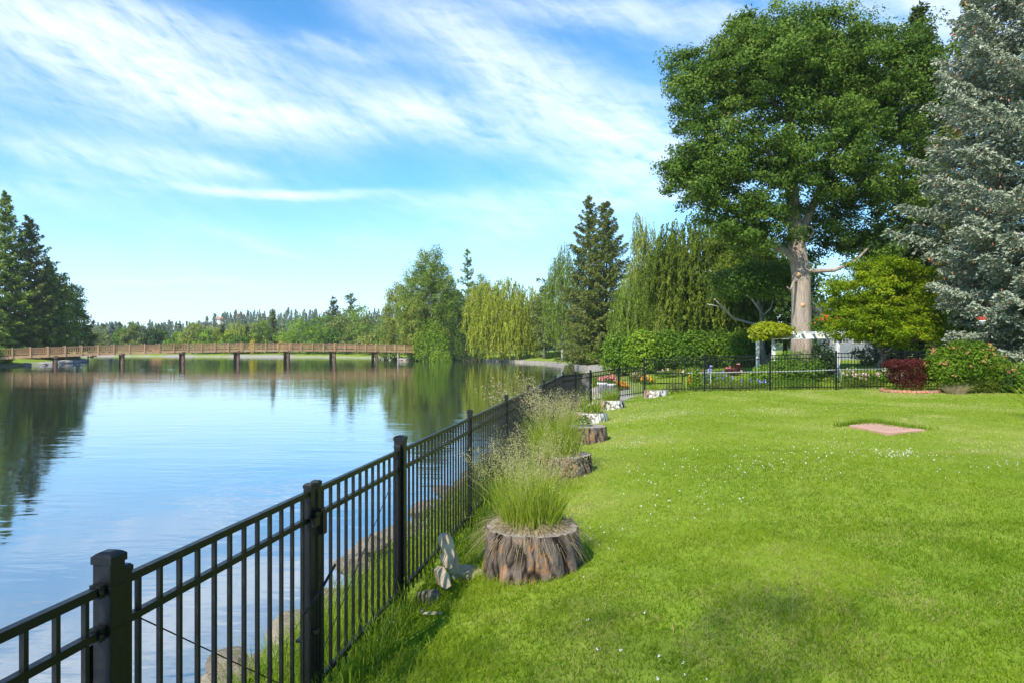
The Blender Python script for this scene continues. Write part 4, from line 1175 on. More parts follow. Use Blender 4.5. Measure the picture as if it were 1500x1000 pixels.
    # tall tree on the bank behind, thin high boughs over the lawn
    p = (-6.2, -15., gz(-6.2, -15.))
    broad('shade_tree', 'tall open crowned tree on the lake bank, shading the near lawn', 'tree', p, [(-4.7, .7, 20.5, 2.0, 1.0, .8), (-3.4, 1.0, 21.5, 1.2, .8, .8), (-6.4, .2, 20.6, 1.4, .9, .7), (0, -1, 17, 2.5, 2.2, 2)], 66, 40, .15, .75, M['cotton2'], M['bark_grey'], .30, None, 19.0, 16)


build_right_trees()


# ------------------------------------------------------------------ garden beyond the back fence
def build_garden():
    # hedge, a row of separate bushes
    H = [(905, 57, 30, 24, 'green'), (938, 56, 36, 27, 'bright'), (975, 57, 36, 29, 'green'), (1012, 56, 36, 28, 'green'), (1050, 57, 36, 28, 'green'), (1085, 56, 30, 27, 'green'), (1108, 57, 26, 24, 'dark')]
    names = ['first bush from the lake in the tall green hedge behind the garden', 'lightest bush of the hedge, second from the lake', 'third hedge bush from the lake, tallest in the row', 'middle bush of the hedge, fourth from the lake', 'fifth hedge bush from the lake, behind the violet flowers', 'sixth hedge bush, next to the vine covered pergola end', 'darkest hedge bush, tucked behind the vine on the pergola']
    for (px, Y, w, h, mt), lab in zip(H, names):
        f = Y / 1000; x, y, z = at(px, 0, Y); hh = (HOR - (512 - h)) * f + EYE - z; w *= f
        shrub('hedge_bush', lab, 'bush', (x, y, z), [(0, 0, hh * .5, w * .62, 1.3, hh * .52), (w * .35, 0, hh * .45, w * .45, 1.1, hh * .45), (-w * .35, 0, hh * .42, w * .45, 1.1, hh * .44)], 5200, .22, M[mt], 'bushes of the hedge behind the garden', True, (9, .2))
    # pergola
    root = empty('white_pergola', (0, 0, 0), 'weathered white wooden pergola with beam ends showing, in front of the cottonwood trunk', 'pergola')
    Yp = 36.; zt = EYE - (493 - HOR) * .036
    for i, (px, dy) in enumerate(((1133, 0), (1227, 0), (1126, 1.6), (1220, 1.6))):
        x = (px - 750) * .036; m = MB(); m.box((x, Yp + dy, (zt - .15 + gz(x, Yp) - .1) / 2), (.15, .15, zt - .15 - gz(x, Yp) + .1)); m.box((x, Yp + dy, gz(x, Yp) + .12), (.21, .21, .28)); m.obj('post', M['white'], root)
    for dy in (-.10, 1.7):
        x0 = (1118 - 750) * .036; x1 = (1238 - 750) * .036; m = MB()
        m.bar((x0, Yp + dy, zt), (x1, Yp + dy, zt + .03), .045, .25); m.obj('beam', M['white'], root)
    for k in range(8):
        x = (1123 + k * 16.5 - 750) * .036; m = MB(); m.box((x, Yp + .8, zt + .19), (.07, 2.6, .13)); m.box((x, Yp - .52, zt + .165), (.10, .03, .10)); m.obj('rafter', M['white'], root)
    # vine and rose on the pergola
    x, y, z = W(1123, 0, 36.); zz = zt + .2
    shrub('golden_vine', 'yellow green vine heaped over the pergola end nearest the hedge', 'vine', (x, 36., zz - .45), [(.1, 0, .55, 1.0, .9, .48), (.6, -.1, .5, .8, .6, .35), (-.35, -.1, .25, .5, .5, .45)], 4200, .15, M['yellow'], None, True, (10, .2), None, .5)
    x = (1222 - 750) * .036
    shrub('climbing_rose', 'climbing rose with coral red blossoms on the pergola end by the maple', 'rose', (x, 36.9, zt - .35), [(0, 0, .85, .8, .6, .62), (.3, 0, 1.2, .5, .5, .45)], 3000, .13, M['green'], None, True, (9, .2), (M['redpetal'], 26, .15, 'blossoms'))
    # pipe railing
    root = empty('pipe_railing', (0, 0, 0), 'low pale grey pipe railing running through the flower bed behind the back fence', 'railing')
    m = MB(); pts = [(W(1006, 546, 28)), W(1100, 544.5, 28), W(1180, 543, 28.), W(1230, 541, 28.), W(1345, 539, 28.5)]; m.tube(pts, .024, 6); m.obj('rail', M['pipe'], root, True)
    for px in (1041, 1128, 1233, 1322):
        x = (px - 750) * .028; m = MB(); m.tube([(x, 28.02, gz(x, 28) - .1), (x, 28.02, EYE - (543 - HOR) * .028 + .0)], .022, 6); m.obj('post', M['pipe'], root, True)
    # small garden gate frame
    root = empty('garden_gate', (0, 0, 0), 'low dark pipe gate standing open on the sunlit grass behind the corner stump', 'gate')
    for (a, b2) in (((945, 546.5), (1000, 546.5)), ((945, 561), (1000, 561)), ((1000, 546), (1000, 563)), ((945, 546), (945, 575))):
        m = MB(); m.tube([W(*a, 27.6), W(*b2, 27.6)], .024, 6); m.obj('gate_bar', M['metal'], root)
    # flower beds
    F = lambda px, py, Y: (lambda q: (q[0], q[1], gz(q[0], q[1])))(W(px, py, Y))
    def bush(name, lab, px, Y, w, h, mt, n=1500, leaf=.09, fl=None, z0=None, grp=None, asp=.6):
        x, y, z = F(px, 0, Y); f = Y / 1000
        shrub(name, lab, 'flower bush' if fl else 'bush', (x, y, z if z0 is None else z0), [(0, 0, h * .5, w / 2 * f, w / 2 * f * .9, h * .52), (w * .2 * f, 0, h * .35, w * .35 * f, w * .35 * f, h * .36), (-w * .22 * f, 0, h * .38, w * .33 * f, w * .33 * f, h * .36)], n, leaf, M[mt], grp, True, (9, .2), fl, asp)
    bush('aster_bush', 'tall bushy plant with violet blue daisies behind the second back fence post', 1045, 29.5, 50, 1.05, 'green', 2600, .08, (M['violet'], 30, .10, 'blossoms', .1))
    bush('barberry_bush', 'small round dark red bush topped with pink flowers beyond the garden grass', 1075, 44, 22, .75, 'red', 1500, .07, (M['pink'], 9, .13, 'blossoms', .5))
    bush('iris_bed', 'loose bed of violet irises and green blades left of the pergola post', 1100, 31, 44, .6, 'green', 1600, .10, (M['violet'], 8, .10, 'blossoms', .3), asp=.25)
    bush('pergola_shrub', 'leafy green shrub filling the foot of the pergola between its posts', 1165, 34, 76, 1.55, 'green', 5200, .12)
    bush('pergola_shrub', 'lighter green shrub beside the white pergola post nearest the hedge', 1120, 33, 40, 1.0, 'bright', 2200, .11)
    bush('pergola_shrub', 'dark leafy shrub inside the pergola below the climbing rose', 1207, 36.6, 34, 1.9, 'dark', 2600, .13)
    bush('rose_bush', 'low rose bush covered with pale pink blossoms behind the back fence', 1255, 29, 50, .72, 'green', 2400, .09, (M['palepink'], 30, .11, 'blossoms', .1))
    bush('rose_bush', 'rose bush with a few pink blossoms nearer the red shrub end of the bed', 1300, 30, 42, .65, 'green', 2000, .09, (M['palepink'], 16, .11, 'blossoms', .1))
    bush('bed_shrub', 'mounded tan dried shrub at the back fence beside the corner stump', 990, 27.3, 26, .62, 'olive', 1800, .06, asp=.25)
    bush('bed_shrub', 'upright bright leafy plant against the second back fence post', 1019, 27.0, 12, .95, 'bright', 700, .10)
    bush('bed_shrub', 'weedy tan and green growth at the foot of the second fence panel', 1070, 26.9, 60, .42, 'olive', 2200, .07, asp=.3)
    bush('bed_shrub', 'weedy green growth at the foot of the third fence panel', 1165, 26.9, 70, .48, 'green', 2600, .07, asp=.3)
    bush('bed_shrub', 'weedy green growth at the foot of the fence under the roses', 1265, 26.9, 60, .40, 'weep_dark', 2200, .07, asp=.3)
    bush('lily_patch', 'orange lilies beside the violet daisy bush behind the back fence', 1014, 30, 14, .85, 'green', 600, .09, (M['orange'], 22, .09, 'blossoms', .2))
    bush('poppy_patch', 'patch of bright orange poppies nearest the lake in the garden', 909, 40, 24, .5, 'green', 600, .10, (M['orange'], 40, .11, 'blossoms', .7))
    bush('poppy_patch', 'patch of bright orange poppies right behind the fence corner post', 949, 42, 20, .55, 'green', 600, .10, (M['orange'], 32, .11, 'blossoms', .7))
    bush('flower_patch', 'low bed of mixed pink and white flowers along the garden edge', 985, 47, 50, .5, 'green', 1500, .12, (M['palepink'], 14, .13, 'blossoms', .4))
    bush('flower_patch', 'low bed of red flowers along the garden edge before the hedge', 1010, 49, 36, .5, 'green', 1200, .12, (M['redpetal'], 12, .12, 'blossoms', .4))
    bush('flower_patch', 'grey green mound with white flowers beside the corner post', 935, 46, 26, .7, 'olive', 1200, .12, (M['palepink'], 16, .15, 'blossoms', .4))
    x, y, z = F(886, 0, 40); m = MB()
    for (dx, r, h) in ((-.12, .32, .62), (.35, .30, .55)):
        m.lathe((x + dx, y, z), [(r * .7, 0), (r * .95, h * .8), (r * 1.08, h * .82), (r * 1.08, h), (r * .9, h)], 18)
    tag(m.obj('flower_planter', M['pot'], None, True), 'pale round planters on the shore wall holding red geraniums', 'planter')
    shrub('geranium', 'red and pink geraniums growing from the pale planters by the shore', 'flowers', (x + .1, y, z + .55), [(0, 0, .2, .48, .3, .24)], 500, .12, M['green'], None, False, (8, .2), (M['pink'], 30, .17, 'blossoms', .5))
    x, y, z = F(882, 0, 46)
    grass_clump('ornamental_grass', 'fountain of yellow green ornamental grass at the lake end of the hedge', 'grass tuft', (x, y, z), .8, 420, 1.35, .5, M['grass_tall'], .05)
    x, y, z = F(902, 0, 43)
    grass_clump('ornamental_grass', 'grey green ornamental grass mound behind the orange poppies', 'grass tuft', (x, y, z), .6, 260, .8, .6, M['bank_blade'], .05)
    bush('bed_shrub', 'round yellow green bush on the far lake bank near the blue parasol', 868, 100, 20, 1.9, 'bright', 1400, .2)
    bush('bed_shrub', 'cone shaped bright green shrub beside the white birch trunk', 832, 121, 9, 2.3, 'bright', 900, .2)
    bush('bed_shrub', 'round pinkish flowering bush in front of the blue parasol', 839, 117, 8, 1.4, 'olive', 700, .18, (M['deadbloom'], 20, .22, 'blossoms', .2))
    bush('bed_shrub', 'dark green low shrub between the blue parasol and spruce', 856, 113, 24, 1.5, 'dark', 1600, .2)
    # folded blue parasol
    x, y, z = F(840.5, 0, 121); root = empty('garden_parasol', (x, y, z), 'folded light blue garden parasol under the twin spruces', 'parasol')
    m = MB(); m.lathe((0, 0, 1.0), [(.08, 0), (.26, .1), (.24, .5), (.20, 1.1), (.05, 1.5)], 12); m.obj('canopy', M['blue'], root, True)
    m = MB(); m.tube([(0, 0, -.1), (0, 0, 2.6)], .035, 6); m.obj('pole', M['white'], root)
    # fountain of bare planter stone wall etc. along the shore
    m = MB(); wp = [(-11.5, 160.6), (-2.2, 150.3), (2.4, 141.1), (6.2, 130.1), (9.0, 113), (10.3, 100), (10.4, 91)]
    root = empty('retaining_wall', (0, 0, 0), 'low pale brown stone retaining wall along the far lake bank below the willow', 'wall')
    for i in range(len(wp) - 1):
        a, b = np.array(wp[i]), np.array(wp[i + 1]); ang = math.atan2(*(b - a)[::-1]); n = max(2, int(np.linalg.norm(b - a) / 1.6))
        for k in range(n):
            t = (k + .5) / n; c = a + (b - a) * t; hh = .46 + random.uniform(-.05, .05)
            m.box((c[0], c[1], WATER + hh / 2 - .15), (np.linalg.norm(b - a) / n * .985, .5, hh + .3), ang)
    m.obj('wall_face', M['concrete'], root)
    # rough stone facing of the shore below the garden
    pr = [rock_mesh('shore_rock', 60 + k, 1, 1, .7) for k in range(4)]
    sh = [(1.5, 23.2), (2.6, 26.8), (3.9, 32.8), (4.9, 40), (7, 60), (9, 80)]; i = 0
    for a, b in zip(sh[:-1], sh[1:]):
        L = math.dist(a, b); k = 0.
        while k < L:
            s = .55 + .5 * random.random() + .006 * a[1]; t = k / L; x = a[0] + (b[0] - a[0]) * t + random.uniform(-.1, .35); y = a[1] + (b[1] - a[1]) * t
            o = link('shore_rock', pr[i % 4], M['rock_dark'], None, (x, y, WATER + .28 * random.random())); o.scale = (s, s * 1.2, s * .9); o.rotation_euler = (random.uniform(-.2, .2), random.uniform(-.2, .2), random.uniform(0, 6))
            tag(o, 'grey shore rock lining the water below the garden beyond the fence', 'rock', 'grey rocks lining the garden shore'); i += 1; k += s * 1.35
    # slatted house glimpsed through the trees
    x, y = (1232 - 750) * .075, 75.; z = gz(x, y); root = empty('garden_house', (x, y, z), 'slate coloured house with pale gutter glimpsed between the cottonwood and maple', 'house')
    m = MB(); m.box((1.2, 2, 2.2), (5.5, 5, 4.6)); m.obj('wall', M['wall_blue'], root)
    m = MB(); m.add([(-2.2, -1, 4.3), (4.6, -1, 4.3), (4.6, 2, 6.2), (-2.2, 2, 6.2), (-2.2, 5, 4.3), (4.6, 5, 4.3), (-2.2, -1, 4.12), (4.6, -1, 4.12), (4.6, 5, 4.12), (-2.2, 5, 4.12)], [(0, 1, 2, 3), (3, 2, 5, 4), (6, 7, 1, 0), (4, 5, 8, 9), (0, 3, 4, 9, 6), (7, 8, 5, 2, 1), (9, 8, 7, 6)])
    rf = m.obj('roof', M['roof'], root)
    m = MB(); m.bar((-2.2, -1.06, 4.2), (4.6, -1.06, 4.2), .1, .14); m.obj('gutter', M['white'], rf)
    for wx in (-.6, 1.5):
        m = MB(); m.box((wx, -.53, 2.4), (1.0, .06, 1.3)); w = m.obj('window', M['white'], root); m = MB(); m.box((wx, -.57, 2.4), (.84, .05, 1.14)); m.obj('pane', M['glass'], w)
    # hanging pot by the spruce
    x, y, z = W(1439, 464, 24.6); root = empty('flower_pot', (x, y, z - .30), 'grey pot of red geraniums on a shepherd hook half hidden by the blue spruce', 'flower pot')
    root.scale = (.62, .62, .62)
    m = MB(); m.lathe((0, 0, 0), [(.10, 0), (.16, .2), (.18, .22), (.18, .26), (.14, .26)], 14); m.obj('pot', M['pot'], root, True)
    m = MB(); m.tube([(.35, 0, (gz(x, y) - z + .2) / .62), (.35, 0, .75), (.25, 0, .95), (.08, 0, .92), (0, 0, .72), (0, 0, .26)], .014, 6); m.obj('hook', M['metal'], root, True)
    V = leafq(rng.normal(size=(160, 3)) * (.12, .1, .05) + (0, 0, .36), .07, np.array((0, -.4, .7)), .7, .8); link('flowers', quadmesh('flowers', V, rng.random(160)), M['redpetal'], root)['kind'] = 'stuff'


build_garden()


# ------------------------------------------------------------------ trees along the lake
def ptree(kind, name, lab, px, Y, top, hw, mt, **k):
    p = at(px, 0, Y); f = Y / 1000; H = (HOR - top) * f + EYE - p[2]; w = hw * f
    g = k.pop('group', None)
    if kind == 'broad':
        ells = k.pop('ells', None)
        if ells is None:
            ells = [(0, 0, H * .56, w * .82, w * .8, H * .42), (w * .42, 0, H * .40, w * .58, w * .6, H * .34), (-w * .42, 0, H * .42, w * .58, w * .6, H * .35), (w * .1, 0, H * .74, w * .5, w * .5, H * .25)]
        else: ells = [(e[0] * w, e[1] * w, e[2] * H, e[3] * w, e[3] * w, e[4] * H) for e in ells]
        return broad(name, lab, 'tree', p, ells, k.pop('nc', 150), k.pop('npc', 60), k.pop('leaf', .42), k.pop('cr', w * .24), M[mt], M[k.pop('bm', 'bark_grey')], k.pop('tr', H * .014), g, k.pop('th', None), k.pop('limbs', 8), k.pop('flat', .7), k.pop('inner', .4))
    if kind == 'con':
        return conifer(name, lab, 'tree', p, H, w, M[mt], k.pop('nw', 26), k.pop('nb', 9), k.pop('tw', 12), k.pop('nq', 4), k.pop('qs', .5), k.pop('droop', .3), k.pop('up', .25), .012, k.pop('start', .05), g, k.pop('prof', .8), hang=k.pop('hang', .15), ragged=k.pop('ragged', .16))
    if kind == 'weep':
        ells = k.pop('ells')
        ells = [(e[0] * w, e[1] * w, e[2] * H, e[3] * w, e[3] * w, e[4] * H) for e in ells]
        return weeping(name, lab, 'tree', p, ells, k.pop('ns', 600), k.pop('length', 5.) , k.pop('leaf', .5), M[mt], M[k.pop('bm', 'bark_birch')], k.pop('tr', .25), g, k.pop('zmin', .5), per=k.pop('per', 5.), sway=k.pop('sway', .06), limbs=14)
    if kind == 'bush':
        return shrub(name, lab, 'bush', p, [(0, 0, H * .5, w, w * .8, H * .52), (w * .5, 0, H * .36, w * .6, w * .6, H * .38), (-w * .5, 0, H * .40, w * .6, w * .6, H * .40)], k.pop('n', 1800), k.pop('leaf', .45), M[mt], g, True, (10, .2))


def build_lake_trees():
    T = ptree
    E_b = [(0, 0, .55, .70, .42), (.35, 0, .40, .5, .34), (-.4, 0, .36, .5, .32), (.05, 0, .80, .38, .2), (-.25, .2, .66, .42, .26), (.42, 0, .62, .35, .24)]
    T('broad', 'birch_tree', 'tall full light green birch clump right of the bridge end', 628, 160, 366, 56, 'birch', ells=E_b, nc=620, npc=75, leaf=.36, cr=1.25, bm='bark_birch', tr=.28, limbs=26, flat=1.0)
    T('broad', 'birch_tree', 'thin airy birch leaning out nearest the bridge end', 583, 168, 412, 34, 'birch_pale', ells=E_b, nc=260, npc=60, leaf=.36, cr=1.0, bm='bark_birch', tr=.16, limbs=14, flat=1.0)
    T('broad', 'birch_tree', 'young birch with drooping foliage reaching the water beside the bridge', 606, 157, 440, 22, 'birch_pale', ells=[(0, 0, .5, .8, .5), (.2, 0, .75, .45, .25)], nc=150, npc=60, leaf=.34, cr=.9, bm='bark_birch', tr=.14, limbs=12, flat=1.1)
    T('bush', 'lake_bush', 'dense dark green bush behind the bridge end railing', 569, 172, 468, 20, 'green', n=3200, leaf=.42)
    T('bush', 'lake_bush', 'bright green rounded tree bush at the foot of the birch clump', 632, 154, 470, 24, 'bright', n=4200, leaf=.36)
    T('bush', 'lake_bush', 'low bright bush at the waterline under the birch clump', 645, 152, 510, 15, 'bright', n=1600, leaf=.3)
    T('bush', 'lake_bush', 'low green bush hanging over the rocks by the bridge end', 605, 158, 500, 12, 'green', n=1500, leaf=.3)
    T('bush', 'lake_bush', 'grey green bush left of the willow above the retaining wall', 667, 160, 478, 22, 'birch', n=3200, leaf=.36)
    T('bush', 'lake_bush', 'dark shaded bush under the near edge of the willow', 690, 154, 462, 22, 'dark', n=3600, leaf=.36)
    T('con', 'spruce_tree', 'lone dark conifer spire poking up behind the birches and willow', 685, 200, 364, 19, 'spruce_green', nw=16, nb=7, tw=9, qs=.8, prof=.62, ragged=.3)
    T('broad', 'birch_tree', 'pale green birch behind the willow below the conifer spire', 700, 176, 402, 28, 'birch_pale', nc=200, npc=60, leaf=.42, cr=1.2, bm='bark_birch')
    T('broad', 'birch_tree', 'mid green birch filling the gap between birch clump and willow', 662, 178, 420, 34, 'birch', nc=240, npc=60, leaf=.42, cr=1.2, bm='bark_birch')
    T('weep', 'willow_tree', 'large yellow green weeping willow trailing to the water', 738, 150, 403, 62, 'willow', ells=[(-.42, 0, .78, .34, .17), (.06, 0, .82, .40, .17), (.5, 0, .73, .36, .17), (-.72, 0, .56, .26, .18), (-.22, -.35, .58, .42, .2), (.3, -.4, .53, .40, .2), (.74, -.1, .52, .27, .2), (-.45, -.35, .36, .40, .2), (.1, -.5, .33, .45, .2), (.55, -.3, .32, .36, .2)], ns=1900, length=3.5, leaf=.44, per=8, zmin=.3, tr=.5, bm='bark_grey', sway=.08)
    T('weep', 'birch_tree', 'tall narrow weeping birch with a bright white trunk base right of the willow', 824, 123, 350, 38, 'birch', ells=[(0, 0, .60, .55, .30), (-.3, 0, .48, .5, .26), (.35, 0, .46, .5, .26), (.05, 0, .82, .32, .17), (-.35, 0, .72, .22, .14)], ns=1200, length=3.0, leaf=.32, per=6.5, zmin=2.2, tr=.26)
    T('broad', 'birch_tree', 'yellowish broad tree wedged between the willow and white trunked birch', 797, 140, 410, 20, 'olive', nc=130, npc=55, leaf=.36, cr=1.0)
    T('broad', 'garden_tree', 'dark backing tree behind the white trunked birch', 800, 150, 440, 42, 'dark', nc=170, npc=60, leaf=.45, cr=1.6)
    T('broad', 'small_tree', 'small flat topped bright green tree on the far bank beside the willow', 786, 147, 496, 24, 'bright', ells=[(0, 0, .68, .85, .24), (.3, 0, .6, .6, .2), (-.3, 0, .6, .6, .22)], nc=80, npc=50, leaf=.24, cr=.5, bm='bark_dark', tr=.16, th=1.6)
    T('con', 'spruce_tree', 'left and nearer of the twin tall spruces, brown tinted below', 863, 108, 287, 54, 'spruce_brown', nw=26, nb=11, tw=18, nq=10, qs=.40, prof=.72, droop=.42, hang=.3)
    T('con', 'spruce_tree', 'right hand fuller one of the twin tall spruces', 888, 102, 294, 58, 'spruce_brown', nw=26, nb=11, tw=18, nq=10, qs=.40, prof=.66, droop=.42, hang=.3)
    T('weep', 'birch_tree', 'slender pale weeping birch with sparse strands right of the twin spruces', 940, 84, 302, 40, 'birch_pale', ells=[(0, 0, .62, .42, .30), (-.3, 0, .45, .5, .24), (.35, 0, .48, .5, .26), (-.15, 0, .86, .22, .12), (.3, 0, .75, .25, .16)], ns=1000, length=3.0, leaf=.30, per=6.5, zmin=1.6, tr=.2, sway=.04)
    T('weep', 'birch_tree', 'lower weeping birch with bowed side branches before the pale one', 925, 78, 392, 36, 'birch', ells=[(0, 0, .62, .7, .3), (-.5, 0, .48, .45, .22), (.4, 0, .52, .5, .26)], ns=700, length=2.4, leaf=.28, per=8, zmin=1.0, tr=.16)
    T('weep', 'birch_tree', 'weeping birch with olive curtains between the pale birch and dark weeping tree', 985, 72, 322, 34, 'birch_pale', ells=[(0, 0, .66, .6, .28), (-.3, 0, .5, .5, .24), (.3, 0, .5, .5, .28), (0, 0, .3, .7, .2)], ns=1000, length=2.7, leaf=.28, per=7, zmin=1.2, tr=.18)
    for (px, w, lab) in ((806, 10, 'clipped dark green hedge section nearer the willow on the far bank'), (820, 10, 'clipped dark green hedge section nearer the white birch trunk')):
        x, y, z = at(px, 0, 138); r = empty('clipped_hedge', (x, y, z), lab, 'hedge')
        n = 2600; P = (rng.random((n, 3)) - .5) * (2.1, 1.0, 1.15) + (0, 0, .62); s = rng.integers(0, 3, n); P[s == 0, 1] = -.5; P[s == 1, 2] = 1.2
        link('foliage', quadmesh('foliage', leafq(P + rng.normal(size=(n, 3)) * .04, .2, np.array((0, -.5, .6)), .8), .4 + .2 * rng.normal(size=n)), M['dark'], r)
    # left peninsula
    T('con', 'spruce_tree', 'tallest dark spruce at the bridge end across the lake', 8, 128, 284, 50, 'spruce_green', nw=30, nb=11, tw=15, nq=6, qs=.6, prof=.74, droop=.35)
    T('con', 'spruce_tree', 'second spruce of the far bank stand, brownish top, next to the tallest', 43, 132, 318, 50, 'spruce_brown', nw=27, nb=11, tw=15, nq=6, qs=.6, prof=.70, droop=.35)
    T('con', 'spruce_tree', 'shorter dark spruce right of the brownish one across the lake', 72, 134, 385, 34, 'spruce_green', nw=30, nb=10, tw=12, nq=5, qs=.6, prof=.62)
    T('con', 'spruce_tree', 'dark spruce cut by the picture edge at the bridge end', -38, 126, 300, 44, 'spruce_green', nw=34, nb=10, tw=12, nq=5, qs=.65, prof=.7)
    T('broad', 'pine_tree', 'dark round headed tree in the middle of the far bank stand', 93, 136, 402, 24, 'spruce_green', nc=170, npc=70, leaf=.40, cr=1.0, bm='bark_dark', inner=.3)
    T('broad', 'poplar_tree', 'airy blue green tree at the lake end of the far bank stand', 113, 140, 408, 17, 'green', nc=120, npc=45, leaf=.34, cr=.85, inner=.3)
    T('broad', 'brown_tree', 'small brownish tree overhanging the lake end of the far bank', 129, 143, 466, 12, 'spruce_brown', nc=60, npc=45, leaf=.34, cr=.7)
    T('broad', 'pine_tree', 'dark underbrush tree filling the base of the far bank stand', 60, 138, 450, 44, 'spruce_green', nc=170, npc=65, leaf=.42, cr=1.5, ells=[(0, 0, .5, .8, .48), (.6, 0, .4, .5, .4), (-.6, 0, .4, .5, .4)])
    T('bush', 'shore_bush', 'bright green bush hiding the far end of the bridge railing', 0, 110.5, 508, 17, 'green', n=2600, leaf=.3)
    T('bush', 'shore_bush', 'green bush leaning over the water at the picture edge below the bridge end', -22, 108, 504, 20, 'bright', n=2600, leaf=.3)
    for (px, Y, w, lab) in ((66, 132, 10, 'low green bush under the bridge nearest its far end'), (84, 136, 10, 'low bright green bush behind the end bridge pier'), (103, 142, 12, 'low green bush on the point behind the bridge')):
        T('bush', 'shore_bush', lab, px, Y, 519, w, 'bright', n=1200, leaf=.3)
    pr = [rock_mesh('shore_rock', 80 + k, 1, 1, .6) for k in range(3)]
    P = [(-80.5, 113), (-81.4, 118), (-82, 121), (-83.5, 125), (-84.8, 128), (-86, 131.5), (-87, 134.5), (-88, 137.5), (-89, 140.5), (-90, 143), (-91.5, 144.5)]
    P2 = [(-26.5, 165), (-24.5, 162), (-22.8, 158.5), (-21.3, 159.5), (-19.8, 161), (-18.2, 163), (-29, 174), (-32, 183), (-35, 190), (-15, 165), (-13, 163)]
    for i, (x, y) in enumerate(P + P2):
        o = link('shore_rock', pr[i % 3], M['rock_dark'], None, (x, y, WATER + .2)); s = 1.5 + random.random() * 1.1; o.scale = (s * 1.3, s, s * .8); o.rotation_euler = (0, 0, random.uniform(0, 6))
        tag(o, 'grey boulder at the waterline under the far bank trees' if i < len(P) else 'grey boulder at the waterline by the bridge end under the birches', 'rock', 'boulders under the far bank trees' if i < len(P) else 'boulders by the bridge end')


build_lake_trees()


